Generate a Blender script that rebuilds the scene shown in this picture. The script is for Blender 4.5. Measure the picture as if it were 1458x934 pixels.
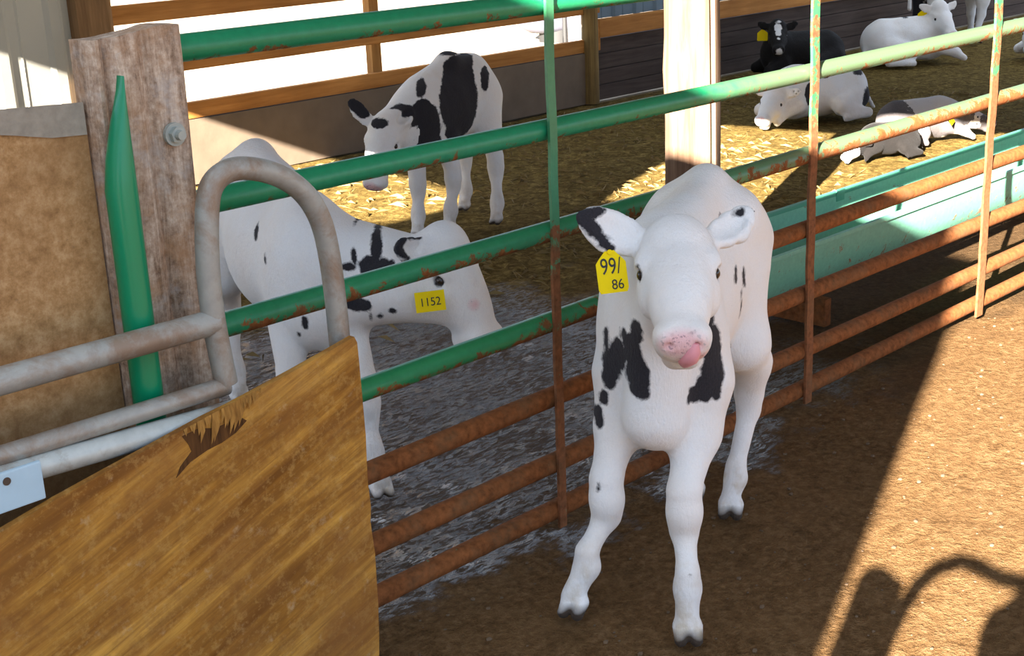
import bpy, bmesh, math, random
import numpy as np
from mathutils import Vector, Matrix, noise as mnoise
R = math.radians
random.seed(7)
for o in list(bpy.data.objects): bpy.data.objects.remove(o)
S = bpy.context.scene
COL = S.collection

# ------------------------------------------------------------------ camera
cam_d = bpy.data.cameras.new('camera'); cam = bpy.data.objects.new('camera', cam_d); COL.objects.link(cam)
cam_d.sensor_width = 36.0; cam_d.lens = 36.0*1965/1458; cam_d.clip_start = 0.05; cam_d.clip_end = 300
PIT, ROL = R(17.8), R(2.43)
fw = Vector((0, math.cos(PIT), -math.sin(PIT))); r0 = Vector((1, 0, 0)); u0 = r0.cross(fw)
rt = r0*math.cos(ROL) - u0*math.sin(ROL); up = r0*math.sin(ROL) + u0*math.cos(ROL)
M = Matrix((rt, up, -fw)).transposed().to_4x4(); M.translation = (0, 0, 1.53)
cam.matrix_world = M
S.camera = cam

# ------------------------------------------------------------------ light
SUN_AZ, SUN_EL = R(24), R(21)
sd = Vector((math.sin(SUN_AZ)*math.cos(SUN_EL), math.cos(SUN_AZ)*math.cos(SUN_EL), -math.sin(SUN_EL)))
sl = bpy.data.lights.new('sun', 'SUN'); sl.energy = 42.0; sl.color = (1.0, 0.91, 0.80); sl.angle = R(0.35)
so = bpy.data.objects.new('sun', sl); COL.objects.link(so); so.location = (-8, -16, 8)
so.rotation_euler = sd.to_track_quat('-Z', 'Y').to_euler()
W = bpy.data.worlds.new('world'); S.world = W; W.use_nodes = True
nt = W.node_tree; nt.nodes.clear()
wo = nt.nodes.new('ShaderNodeOutputWorld'); bg = nt.nodes.new('ShaderNodeBackground')
tc = nt.nodes.new('ShaderNodeTexCoord'); sp = nt.nodes.new('ShaderNodeSeparateXYZ'); cr = nt.nodes.new('ShaderNodeValToRGB')
nt.links.new(tc.outputs['Generated'], sp.inputs[0]); nt.links.new(sp.outputs['Z'], cr.inputs[0])
nt.links.new(cr.outputs[0], bg.inputs[0]); nt.links.new(bg.outputs[0], wo.inputs[0])
cr.color_ramp.elements[0].position = 0.0; cr.color_ramp.elements[0].color = (1.0, 0.98, 0.95, 1)
cr.color_ramp.elements[1].position = 0.75; cr.color_ramp.elements[1].color = (0.80, 0.88, 1.0, 1)
e = cr.color_ramp.elements.new(0.3); e.color = (0.52, 0.76, 1.18, 1)
bg.inputs['Strength'].default_value = 1.2
vs = S.view_settings
S.display_settings.display_device = 'sRGB'
vs.view_transform = 'Standard'; vs.look = 'None'; vs.gamma = 1; vs.use_curve_mapping = False; vs.exposure = 0.60

# ------------------------------------------------------------------ frames
GA = R(45.2)
gx, gy = math.sin(GA), math.cos(GA)
P0 = (0.109, 3.134)
def gw(s, b, z=0.0):
    """gate frame (s along the gate, b beyond it, z) -> world"""
    return Vector((P0[0] + gx*s - gy*b, P0[1] + gy*s + gx*b, z))
GROT = math.atan2(gy, gx)
def gwi(x, y):
    x -= P0[0]; y -= P0[1]; return (x*gx + y*gy, -x*gy + y*gx)

# ------------------------------------------------------------------ helpers
def tag(o, label=None, cat=None, group=None, kind=None):
    if label: o['label'] = label
    if cat: o['category'] = cat
    if group: o['group'] = group
    if kind: o['kind'] = kind
    return o
def empty(name, loc, rz=0.0):
    o = bpy.data.objects.new(name, None); COL.objects.link(o); o.location = loc; o.rotation_euler = (0, 0, rz)
    o.empty_display_size = 0.1
    return o
def obj(name, bm, mat, parent=None, smooth=True, loc=None):
    me = bpy.data.meshes.new(name); bm.normal_update(); bm.to_mesh(me); bm.free()
    if mat is not None: me.materials.append(mat)
    if smooth:
        me.polygons.foreach_set('use_smooth', [True]*len(me.polygons))
        try: me.set_sharp_from_angle(angle=R(38))
        except Exception: pass
    o = bpy.data.objects.new(name, me); COL.objects.link(o)
    if parent: o.parent = parent
    if loc: o.location = loc
    return o
def box(bm, c, s, bevel=0.0, rot=None, seg=2):
    r = bmesh.ops.create_cube(bm, size=1.0); vs_ = r['verts']
    bmesh.ops.scale(bm, vec=Vector(s), verts=vs_)
    if bevel > 0:
        es = list({e for v in vs_ for e in v.link_edges})
        q = bmesh.ops.bevel(bm, geom=es, offset=bevel, segments=seg, affect='EDGES', profile=0.7)
        vs_ = list({v for f in q['faces'] for v in f.verts} | {v for v in vs_ if v.is_valid})
    if rot is not None: bmesh.ops.rotate(bm, cent=(0, 0, 0), matrix=rot, verts=vs_)
    bmesh.ops.translate(bm, vec=Vector(c), verts=vs_)
    return vs_
def tube(bm, pts, rad, n=14, cap=True):
    pts = [Vector(p) for p in pts]; k = len(pts)
    rads = rad if isinstance(rad, (list, tuple)) else [rad]*k
    rings = []; ref = None
    for i, p in enumerate(pts):
        t = (pts[min(i+1, k-1)] - pts[max(i-1, 0)]).normalized()
        if ref is None:
            ref = t.orthogonal().normalized()
        ref = (ref - t*ref.dot(t)).normalized(); b = t.cross(ref)
        rings.append([bm.verts.new(p + (ref*math.cos(2*math.pi*j/n) + b*math.sin(2*math.pi*j/n))*rads[i]) for j in range(n)])
    for a, c in zip(rings, rings[1:]):
        for j in range(n):
            bm.faces.new((a[j], a[(j+1) % n], c[(j+1) % n], c[j]))
    if cap:
        bm.faces.new(rings[0][::-1]); bm.faces.new(rings[-1])
    return rings
def prism(bm, outline, axis_vec, origin=(0, 0, 0), ex=(1, 0, 0), ez=(0, 0, 1)):
    """extrude a 2D outline (u,v) along axis_vec"""
    o = Vector(origin); ex = Vector(ex); ez = Vector(ez); a = Vector(axis_vec)
    f = [bm.verts.new(o + ex*u + ez*v) for u, v in outline]; g = [bm.verts.new(v.co + a) for v in f]
    n = len(f)
    bm.faces.new(f); bm.faces.new(g[::-1])
    for i in range(n): bm.faces.new((f[(i+1) % n], f[i], g[i], g[(i+1) % n]))
    bmesh.ops.recalc_face_normals(bm, faces=bm.faces[:])
def text_mesh(txt, size, depth=0.0006, shear=0.0, sx=1.0):
    cu = bpy.data.curves.new('writing', 'FONT'); cu.body = txt; cu.size = size; cu.extrude = depth
    cu.align_x = 'CENTER'; cu.align_y = 'CENTER'; cu.shear = shear; cu.offset = 0.0
    o = bpy.data.objects.new('writing', cu); COL.objects.link(o)
    dg = bpy.context.evaluated_depsgraph_get(); me = bpy.data.meshes.new_from_object(o.evaluated_get(dg))
    bpy.data.objects.remove(o); bpy.data.curves.remove(cu)
    for v in me.vertices: v.co.x *= sx
    return me

# ------------------------------------------------------------------ materials
class NT:
    def __init__(s, name):
        s.m = bpy.data.materials.new(name); s.m.use_nodes = True; s.t = s.m.node_tree
        s.b = s.t.nodes['Principled BSDF']; s.out = s.t.nodes['Material Output']
    def n(s, typ, **kw):
        q = s.t.nodes.new(typ)
        for k, v in kw.items(): setattr(q, k, v)
        return q
    def L(s, a, b): s.t.links.new(a, b)
    def coord(s, kind='Object', scale=(1, 1, 1), rot=(0, 0, 0), loc=(0, 0, 0)):
        c = s.n('ShaderNodeTexCoord'); m = s.n('ShaderNodeMapping')
        m.inputs['Scale'].default_value = scale; m.inputs['Rotation'].default_value = rot; m.inputs['Location'].default_value = loc
        s.L(c.outputs[kind], m.inputs[0]); return m.outputs[0]
    def noise(s, vec, scale, detail=4, rough=0.55, dist=0.0):
        q = s.n('ShaderNodeTexNoise'); q.inputs['Scale'].default_value = scale; q.inputs['Detail'].default_value = detail
        q.inputs['Roughness'].default_value = rough; q.inputs['Distortion'].default_value = dist
        if vec is not None: s.L(vec, q.inputs['Vector'])
        return q.outputs['Fac']
    def ramp(s, fac, stops, interp='LINEAR'):
        q = s.n('ShaderNodeValToRGB'); r = q.color_ramp; r.interpolation = interp
        while len(r.elements) < len(stops): r.elements.new(0.5)
        for e_, (p, c) in zip(r.elements, stops):
            e_.position = p; e_.color = (c, c, c, 1) if isinstance(c, (int, float)) else (*c, 1)
        s.L(fac, q.inputs[0]); return q.outputs[0]
    def mix(s, fac, a, b, blend='MIX'):
        q = s.n('ShaderNodeMix', data_type='RGBA', blend_type=blend)
        for i, v in ((0, fac), (6, a), (7, b)):
            if hasattr(v, 'links') or hasattr(v, 'is_linked'): s.L(v, q.inputs[i])
            elif i == 0: q.inputs[0].default_value = v
            else: q.inputs[i].default_value = (*v, 1)
        return q.outputs[2]
    def math(s, op, a, b=0.0, clamp=False):
        q = s.n('ShaderNodeMath', operation=op); q.use_clamp = clamp
        for i, v in ((0, a), (1, b)):
            if hasattr(v, 'is_linked'): s.L(v, q.inputs[i])
            else: q.inputs[i].default_value = v
        return q.outputs[0]
    def bump(s, h, strength=0.3, dist=0.01, normal=None):
        q = s.n('ShaderNodeBump'); q.inputs['Strength'].default_value = strength; q.inputs['Distance'].default_value = dist
        s.L(h, q.inputs['Height'])
        if normal is not None: s.L(normal, q.inputs['Normal'])
        s.L(q.outputs[0], s.b.inputs['Normal']); return q.outputs[0]
    def base(s, c): 
        if hasattr(c, 'is_linked'): s.L(c, s.b.inputs['Base Color'])
        else: s.b.inputs['Base Color'].default_value = (*c, 1)
    def rough(s, v):
        if hasattr(v, 'is_linked'): s.L(v, s.b.inputs['Roughness'])
        else: s.b.inputs['Roughness'].default_value = v

def m_plain(name, c, rough=0.6, metal=0.0, var=0.15, scale=20, bump=0.1):
    k = NT(name); v = k.coord()
    n = k.noise(v, scale)
    k.base(k.mix(n, tuple(x*(1-var) for x in c), tuple(min(1, x*(1+var)) for x in c))); k.rough(rough)
    k.b.inputs['Metallic'].default_value = metal
    if bump: k.bump(k.noise(v, scale*3), bump, 0.003)
    return k.m
def m_wood(name, dark, light, axis='x', scale=1.0, rough=0.75, stain=None, bump=0.35, grain=1.0):
    """grain runs along the named object axis"""
    k = NT(name); a = 0.06
    sc = {'x': (a, 1, 1), 'y': (1, a, 1), 'z': (1, 1, a)}[axis]
    v = k.coord(scale=sc)
    n1 = k.noise(v, 26*scale, 6, 0.65, 0.6); n2 = k.noise(v, 90*scale, 4, 0.6)
    v2 = k.coord(); n3 = k.noise(v2, 2.6*scale, 3)
    f = k.math('ADD', k.math('MULTIPLY', n1, 0.7), k.math('MULTIPLY', n2, 0.3))
    c = k.ramp(f, [(0.33, dark), (0.66, light)])
    c = k.mix(k.ramp(n3, [(0.35, 0.0), (0.7, 0.45)]), c, tuple(x*0.6 for x in dark))
    if stain:
        n4 = k.noise(v2, 5*scale, 5, 0.7, 0.5)
        c = k.mix(k.ramp(n4, [(0.52, 0.0), (0.68, 0.75)]), c, stain)
    k.base(c); k.rough(rough); k.b.inputs['Specular IOR Level'].default_value = 0.18; k.bump(f, bump, 0.006)
    return k.m
def m_paint_rust(name, paint=(0.0, 0.20, 0.085), rust=(0.20, 0.068, 0.020), xr=(0.2, 2.2), base=0.0, zfade=None, gain=0.5, zt=None, fade=None):
    """green paint whose rust grows along object x, as the gate has it"""
    k = NT(name); v = k.coord(); n = k.noise(v, 21, 7, 0.75, 0.4); n2 = k.noise(v, 60, 4, 0.6)
    sx = k.n('ShaderNodeSeparateXYZ'); k.L(v, sx.inputs[0])
    mr = k.n('ShaderNodeMapRange'); mr.inputs['From Min'].default_value = xr[0]; mr.inputs['From Max'].default_value = xr[1]
    mr.inputs['To Min'].default_value = base; mr.inputs['To Max'].default_value = base+gain
    k.L(sx.outputs['X'], mr.inputs['Value'])
    # paint wears off the underside of the pipe first
    g = k.n('ShaderNodeNewGeometry'); sn = k.n('ShaderNodeSeparateXYZ'); k.L(g.outputs['Normal'], sn.inputs[0])
    under = k.math('MULTIPLY', sn.outputs['Z'], -0.13)
    f = k.math('ADD', k.math('ADD', n, mr.outputs[0]), under)
    if zt:
        zz = k.n('ShaderNodeMapRange'); zz.inputs['From Min'].default_value = zt[0]; zz.inputs['From Max'].default_value = zt[1]
        zz.inputs['To Min'].default_value = zt[2]; zz.inputs['To Max'].default_value = zt[3]; k.L(sx.outputs['Z'], zz.inputs['Value']); f = k.math('ADD', f, zz.outputs[0])
    fac = k.ramp(f, [(0.60, 0.0), (0.66, 1.0)])
    pc = k.mix(n2, tuple(x*0.8 for x in paint), tuple(min(1, x*1.25+0.01) for x in paint))
    if fade:
        fm = k.n('ShaderNodeMapRange'); fm.inputs['From Min'].default_value = fade[0]; fm.inputs['From Max'].default_value = fade[1]
        k.L(k.math('ADD', sx.outputs['X'], k.math('MULTIPLY', n, 0.6)), fm.inputs['Value']); pc = k.mix(k.math('MULTIPLY', fm.outputs[0], 0.92), pc, (0.095, 0.145, 0.075))
    rc = k.mix(k.ramp(n2, [(0.30, 0.0), (0.70, 1.0)]), tuple(x*0.62 for x in rust), tuple(min(1, x*1.35) for x in rust))
    rc = k.mix(k.ramp(k.noise(v, 11, 5, 0.7), [(0.48, 0.0), (0.66, 0.5)]), rc, (0.13, 0.08, 0.04))
    k.base(k.mix(fac, pc, rc)); k.L(k.ramp(fac, [(0.0, 0.38), (1.0, 0.85)]), k.b.inputs['Roughness']); k.L(k.ramp(fac, [(0.0, 0.5), (1.0, 0.12)]), k.b.inputs['Specular IOR Level'])
    k.bump(k.math('ADD', fac, n2), 0.25, 0.002)
    return k.m
def m_galv(name, c=(0.33, 0.33, 0.30), rust=(0.22, 0.14, 0.085), amt=0.56):
    k = NT(name); v = k.coord(); n = k.noise(v, 9, 6, 0.7, 0.3); n2 = k.noise(v, 45, 4)
    c1 = k.mix(n2, tuple(x*0.75 for x in c), tuple(x*1.2 for x in c))
    c1 = k.mix(k.ramp(n, [(amt-0.12, 0.0), (amt+0.05, 0.8)]), c1, rust)
    k.base(c1); k.b.inputs['Metallic'].default_value = 0.25; k.rough(0.5); k.bump(n2, 0.15, 0.002)
    return k.m
def m_coat(name, blackc=(0.016, 0.015, 0.018), white=(0.80, 0.80, 0.79), edge=0.004, nscale=38, dirt=0.12):
    k = NT(name); v = k.coord()
    def attr(nm):
        a = k.n('ShaderNodeAttribute'); a.attribute_name = nm; return a.outputs['Fac']
    n = k.noise(v, nscale, 4, 0.65)
    pert = k.math('MULTIPLY', k.math('SUBTRACT', n, 0.5), edge*5)
    f = k.math('ADD', attr('patch'), pert)
    fac = k.ramp(k.math('ADD', k.math('MULTIPLY', f, 170.0), 0.5, clamp=True), [(0.0, 1.0), (1.0, 0.0)])
    nb = k.noise(v, 260, 3); nd = k.noise(v, 7, 5, 0.65)
    wc = k.mix(nb, tuple(x*0.93 for x in white), tuple(min(1, x*1.04) for x in white))
    wc = k.mix(k.math('MULTIPLY', k.ramp(nd, [(0.5, 0.0), (0.72, 1.0)]), dirt), wc, (0.50, 0.40, 0.26))
    wc = k.mix(k.math('MULTIPLY', k.ramp(k.noise(v, 5.5, 4, 0.6), [(0.42, 0.0), (0.66, 1.0)]), 0.30), wc, (0.80, 0.69, 0.60))
    fl = k.math('MULTIPLY', k.ramp(attr('leg'), [(0.0, 1.0), (0.5, 0.0)]), k.ramp(k.noise(v, 22, 4), [(0.45, 0.0), (0.7, 0.8)]))
    wc = k.mix(fl, wc, (0.42, 0.33, 0.19))
    bc = k.mix(nb, tuple(x*0.7 for x in blackc), tuple(x*2.2 for x in blackc))
    c = k.mix(fac, wc, bc)
    pk = k.ramp(k.math('ADD', k.math('MULTIPLY', k.math('ADD', attr('pink'), k.math('MULTIPLY', pert, 0.4)), 55.0), 0.5, clamp=True), [(0.0, 1.0), (1.0, 0.0)])
    pinkc = k.mix(k.ramp(k.noise(v, 120, 4), [(0.57, 0.0), (0.64, 0.8)]), (0.74, 0.47, 0.47), (0.30, 0.18, 0.2))
    c = k.mix(pk, c, pinkc)
    dk = k.ramp(k.math('ADD', k.math('MULTIPLY', attr('dark'), 70.0), 0.5, clamp=True), [(0.0, 1.0), (1.0, 0.0)])
    c = k.mix(dk, c, (0.05, 0.035, 0.025))
    k.base(c); k.L(k.ramp(pk, [(0, 0.85), (1, 0.4)]), k.b.inputs['Roughness'])
    k.b.inputs['Sheen Weight'].default_value = 0.05; k.b.inputs['Specular IOR Level'].default_value = 0.22
    vf = k.coord(scale=(1, 1, 0.3)); k.bump(k.math('ADD', k.noise(vf, 190, 4, 0.7), k.math('MULTIPLY', k.noise(v, 26, 4), 1.4)), 0.55, 0.006)
    return k.m

M_COAT = m_coat('coat_main', dirt=0.08)
M_COAT2 = m_coat('coat_far', edge=0.006, nscale=26, dirt=0.2)
M_COATG = m_coat('coat_grey', blackc=(0.07, 0.062, 0.062), white=(0.55, 0.53, 0.52), edge=0.03, nscale=24, dirt=0.4)
M_COATB = m_coat('coat_brown_black', blackc=(0.006, 0.005, 0.0045), edge=0.008, nscale=24, dirt=0.3)
M_EYE = m_plain('eye_dark', (0.02, 0.013, 0.01), 0.12, var=0.1, bump=0)
M_YEL = m_plain('tag_yellow', (0.86, 0.64, 0.0), 0.5, var=0.05, scale=60, bump=0.03); M_YEL.node_tree.nodes['Principled BSDF'].inputs['Specular IOR Level'].default_value = 0.12
M_INK = m_plain('ink_black', (0.015, 0.015, 0.012), 0.6, bump=0)
M_GREEN_TOP = m_paint_rust('paint_top_rails', base=-0.03, xr=(0.6, 1.6), gain=0.06, paint=(0.002, 0.185, 0.075), fade=(0.75, 1.15))
M_GREEN_MID = m_paint_rust('paint_mid_rails', base=0.06, xr=(0.0, 1.8), gain=0.13, paint=(0.006, 0.17, 0.065), fade=(0.7, 1.3))
M_GREEN_LOW = m_paint_rust('paint_fourth_rail', base=0.05, xr=(-0.2, 0.6), gain=0.35, paint=(0.008, 0.18, 0.06))
M_RUST = m_paint_rust('rusty_rails', base=0.42, xr=(0, 2), gain=0.2, rust=(0.19, 0.068, 0.022))
M_STAKE = m_paint_rust('stake_paint', base=-0.08, xr=(0.0, 1.0), gain=0.22, zt=(0.62, 0.9, 0.35, 0.0), paint=(0.03, 0.17, 0.07), rust=(0.19, 0.075, 0.032))
M_GREEN = m_plain('green_paint', (0.0, 0.21, 0.09), 0.28, var=0.12, scale=8, bump=0.03)
M_GALV = m_galv('galvanised_pipe')
M_GALV2 = m_galv('bright_galvanised', c=(0.46, 0.50, 0.48), amt=0.62)
M_PLATE = m_plain('blue_white_plate', (0.40, 0.56, 0.66), 0.45, var=0.12, scale=14)
def mat_post():
    k = NT('weathered_post'); v = k.coord(scale=(1, 1, 0.10)); n = k.noise(v, 42, 7, 0.75, 0.5); v2 = k.coord(); n2 = k.noise(v2, 9, 6, 0.7); n3 = k.noise(v2, 75, 4, 0.7)
    f = k.math('ADD', k.math('MULTIPLY', n, 0.65), k.math('MULTIPLY', n3, 0.35))
    c = k.ramp(f, [(0.38, (0.14, 0.085, 0.05)), (0.5, (0.37, 0.265, 0.185)), (0.62, (0.60, 0.49, 0.38))])
    c = k.mix(k.ramp(n2, [(0.48, 0.0), (0.62, 0.7)]), c, (0.36, 0.20, 0.095)); c = k.mix(k.ramp(k.noise(v2, 14, 5, 0.7), [(0.54, 0.0), (0.68, 0.6)]), c, (0.40, 0.37, 0.34))
    k.base(c); k.rough(0.9); k.bump(f, 0.6, 0.008); return k.m
M_POST = mat_post()
M_RPOST = m_wood('round_post_wood', (0.10, 0.05, 0.026), (0.27, 0.18, 0.12), 'z', 0.7, 0.85, bump=0.6)
M_BEAM = m_wood('orange_timber', (0.32, 0.125, 0.025), (0.58, 0.27, 0.075), 'x', 0.8, 0.75)
M_BEAMZ = m_wood('orange_timber_upright', (0.28, 0.12, 0.03), (0.56, 0.30, 0.09), 'z', 0.8, 0.75)
def mat_board():
    k = NT('dirty_board'); v = k.coord(); n = k.noise(v, 34, 6, 0.75); n2 = k.noise(v, 5, 4, 0.6, 0.5); n3 = k.noise(v, 120, 3, 0.7)
    c = k.ramp(n, [(0.34, (0.22, 0.115, 0.042)), (0.5, (0.36, 0.205, 0.085)), (0.68, (0.52, 0.34, 0.17))])
    c = k.mix(k.ramp(n2, [(0.4, 0.0), (0.65, 0.45)]), c, (0.25, 0.14, 0.06)); c = k.mix(k.ramp(n3, [(0.6, 0.0), (0.72, 0.4)]), c, (0.2, 0.13, 0.08))
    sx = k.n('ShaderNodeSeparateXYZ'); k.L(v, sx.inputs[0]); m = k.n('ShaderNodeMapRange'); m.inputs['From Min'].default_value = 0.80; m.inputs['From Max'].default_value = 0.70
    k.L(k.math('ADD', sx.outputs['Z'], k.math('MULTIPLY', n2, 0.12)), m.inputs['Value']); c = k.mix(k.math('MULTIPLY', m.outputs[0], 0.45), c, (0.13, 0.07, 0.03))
    k.base(c); k.rough(0.85); k.b.inputs['Specular IOR Level'].default_value = 0.18; k.bump(n, 0.3, 0.004); return k.m
M_BOARD = mat_board()

def mat_plywood():
    k = NT('old_plywood'); r1 = k.coord(rot=(0, R(20), 0))
    def sc(x):
        q = k.n('ShaderNodeMapping'); q.inputs['Scale'].default_value = (x, 1, 1); k.L(r1, q.inputs[0]); return q.outputs[0]
    n1 = k.noise(sc(0.18), 12, 5, 0.62, 0.6); n2 = k.noise(sc(0.05), 80, 4, 0.65)
    v2 = k.coord(); n3 = k.noise(v2, 3.2, 4, 0.6, 0.4)
    c = k.ramp(n1, [(0.35, (0.165, 0.062, 0.008)), (0.5, (0.36, 0.165, 0.026)), (0.64, (0.60, 0.32, 0.058))])
    c = k.mix(k.ramp(n2, [(0.40, 0.55), (0.60, 0.0)]), c, (0.16, 0.066, 0.014)); c = k.mix(k.ramp(k.noise(k.coord(), 60, 5, 0.75), [(0.5, 0.0), (0.64, 0.35)]), c, (0.55, 0.33, 0.10)); c = k.mix(k.ramp(k.noise(k.coord(), 17, 6, 0.75), [(0.50, 0.0), (0.66, 0.45)]), c, (0.19, 0.08, 0.02))
    c = k.mix(k.ramp(n3, [(0.42, 0.0), (0.68, 0.6)]), c, (0.24, 0.105, 0.03))
    c = k.mix(k.ramp(k.noise(v2, 28, 5, 0.7), [(0.60, 0.0), (0.74, 0.5)]), c, (0.50, 0.36, 0.2))
    k.base(c); k.rough(0.8); k.b.inputs['Specular IOR Level'].default_value = 0.18; k.bump(k.math('ADD', n1, n2), 0.25, 0.006); return k.m
M_PLY = mat_plywood()
M_SPLIT = m_wood('split_wood', (0.16, 0.065, 0.012), (0.50, 0.26, 0.06), 'z', 2.5, 0.8, bump=0.7)
M_CONC = m_plain('pen_wall_concrete', (0.15, 0.11, 0.075), 0.9, var=0.35, scale=6, bump=0.4)
M_SHEET = m_plain('corrugated_sheet', (0.42, 0.41, 0.36), 0.5, 0.2, var=0.12, scale=3, bump=0.05)
M_SHEETB = m_plain('blue_grey_sheet', (0.17, 0.24, 0.29), 0.5, 0.2, var=0.15, scale=3, bump=0.05)
M_TROUGH = m_paint_rust('trough_green', paint=(0.16, 0.42, 0.30), rust=(0.30, 0.17, 0.10), base=-0.02, xr=(1, 4), gain=0.02)
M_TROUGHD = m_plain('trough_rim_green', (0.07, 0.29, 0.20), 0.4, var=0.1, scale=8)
M_BOLT = m_galv('bolt_metal', c=(0.33, 0.36, 0.33), amt=0.75)
M_SUN_MASK = m_plain('sun_mask_sheet', (0.25, 0.24, 0.22), 0.6, 0.2)
M_DIRTCLOD = m_plain('dry_clod', (0.13, 0.085, 0.048), 0.95, var=0.3, scale=30)
M_STRAW = m_plain('straw', (0.25, 0.17, 0.06), 0.8, var=0.35, scale=4, bump=0)
M_TUB = m_plain('pale_tub', (0.10, 0.105, 0.14), 0.5)
M_DARK = m_plain('dark_rubber', (0.02, 0.02, 0.02), 0.7)
M_WHITEW = m_plain('white_board', (0.24, 0.21, 0.21), 0.7)
M_HORN = m_plain('hoof_horn', (0.07, 0.045, 0.03), 0.7)

# ------------------------------------------------------------------ ground
def mat_ground():
    k = NT('farm_ground'); g = k.n('ShaderNodeTexCoord')
    # object frame of the ground = gate frame: x along the gate, y beyond it
    v = g.outputs['Object']; sx = k.n('ShaderNodeSeparateXYZ'); k.L(v, sx.inputs[0])
    nA = k.noise(v, 2.2, 4, 0.6); nB = k.noise(v, 9, 6, 0.65); nC = k.noise(v, 46, 5, 0.7); nD = k.noise(v, 150, 3, 0.7)
    wob = k.math('MULTIPLY', k.math('SUBTRACT', nA, 0.5), 0.9)
    wobs = k.math('MULTIPLY', k.math('SUBTRACT', nB, 0.5), 0.5)
    y = k.math('ADD', k.math('ADD', sx.outputs['Y'], wob), wobs); x = k.math('ADD', sx.outputs['X'], k.math('MULTIPLY', wob, 2.0))
    def mr(src, a, b):
        q = k.n('ShaderNodeMapRange'); q.inputs['From Min'].default_value = a; q.inputs['From Max'].default_value = b; k.L(src, q.inputs['Value']); return q.outputs[0]
    # dirt in front
    dirt = k.ramp(nC, [(0.3, (0.075, 0.038, 0.014)), (0.5, (0.165, 0.092, 0.038)), (0.72, (0.29, 0.175, 0.085))])
    dirt = k.mix(k.ramp(nB, [(0.35, 0.0), (0.7, 0.5)]), dirt, (0.24, 0.135, 0.058))
    dirt = k.mix(k.ramp(nD, [(0.66, 0.0), (0.72, 0.7)]), dirt, (0.30, 0.22, 0.14))
    # straw bedding
    hay = k.ramp(k.noise(v, 24, 6, 0.75, 0.8), [(0.34, (0.055, 0.034, 0.009)), (0.5, (0.19, 0.125, 0.035)), (0.66, (0.42, 0.30, 0.10))])
    hay = k.mix(k.ramp(nB, [(0.4, 0.0), (0.65, 0.6)]), hay, (0.11, 0.072, 0.020))
    # wet alley
    vw = k.coord(scale=(0.55, 1.5, 1)); nw = k.noise(vw, 50, 5, 0.72, 0.5); nw2 = k.noise(vw, 110, 3, 0.6); nw3 = k.noise(v, 3.0, 3)
    film = k.ramp(k.math('ADD', nw, k.math('MULTIPLY', k.math('SUBTRACT', nw3, 0.5), 0.25)), [(0.46, 0.0), (0.54, 1.0)])
    wet = k.mix(film, k.mix(nw2, (0.06, 0.031, 0.012), (0.15, 0.085, 0.036)), (0.008, 0.008, 0.010))
    # sunlit yard
    yard = k.ramp(nB, [(0.3, (0.50, 0.40, 0.29)), (0.7, (0.66, 0.56, 0.44))])
    fwet = k.math('MULTIPLY', k.math('MULTIPLY', mr(y, -0.05, 0.12), mr(y, 2.25, 1.9)), mr(x, 1.7, 1.0))
    fhay = mr(y, 1.1, 1.6)
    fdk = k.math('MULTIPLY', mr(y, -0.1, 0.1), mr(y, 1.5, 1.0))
    fyard = mr(sx.outputs['Y'], 4.5, 4.6)
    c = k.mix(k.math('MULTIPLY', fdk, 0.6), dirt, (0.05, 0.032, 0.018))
    c = k.mix(fhay, c, hay); c = k.mix(fwet, c, wet); c = k.mix(fyard, c, yard)
    k.base(c)
    wetr = k.ramp(film, [(0.0, 0.75), (1.0, 0.05)])
    q = k.n('ShaderNodeMix', data_type='FLOAT'); k.L(fwet, q.inputs[0]); q.inputs[2].default_value = 0.92; k.L(wetr, q.inputs[3])
    k.L(q.outputs[0], k.b.inputs['Roughness'])
    hd = k.math('ADD', k.math('MULTIPLY', nC, 0.6), k.math('MULTIPLY', nD, 0.25))
    hw = k.math('ADD', k.math('MULTIPLY', nw, 1.0), k.math('MULTIPLY', nw2, 0.35))
    q2 = k.n('ShaderNodeMix', data_type='FLOAT'); k.L(fwet, q2.inputs[0]); k.L(hd, q2.inputs[2]); k.L(hw, q2.inputs[3])
    k.bump(q2.outputs[0], 1.0, 0.05)
    q3m = k.n('ShaderNodeMath', operation='MULTIPLY'); q3m.inputs[1].default_value = 3.0
    q3 = k.n('ShaderNodeMix', data_type='FLOAT'); k.L(fwet, q3.inputs[0]); q3.inputs[2].default_value = 1.12; k.L(k.ramp(film, [(0.0, 1.4/3), (1.0, 2.7/3)]), q3m.inputs[0]); k.L(q3m.outputs[0], q3.inputs[3]); k.L(q3.outputs[0], k.b.inputs['IOR'])
    return k.m
def height(s, b):
    p = Vector((s*1.7, b*1.7, 0)); q = Vector((s*6.3, b*6.3, 3.0)); r_ = Vector((s*19, b*19, 7.0))
    return 0.010*mnoise.noise(p) + 0.006*mnoise.noise(q) + (0.004*mnoise.noise(r_) if -3 < b < 4.4 else 0)
def grid_ground():
    bm = bmesh.new()
    def axis(lo, hi, flo, fhi, fine, coarse):
        a = []; t = lo
        while t < hi:
            a.append(t); t += fine if flo < t < fhi else coarse
        a.append(hi); return a
    xs = axis(-16, 34, -2.2, 6.0, 0.045, 0.6); ys = axis(-12, 34, -2.6, 4.4, 0.045, 0.6)
    V = [[bm.verts.new((x, y, height(x, y) - 0.012)) for y in ys] for x in xs]
    for i in range(len(xs)-1):
        for j in range(len(ys)-1):
            bm.faces.new((V[i][j], V[i+1][j], V[i+1][j+1], V[i][j+1]))
    o = obj('floor', bm, mat_ground()); o.location = (P0[0], P0[1], 0); o.rotation_euler = (0, 0, GROT)
    o['kind'] = 'structure'; return o
grid_ground()

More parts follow.
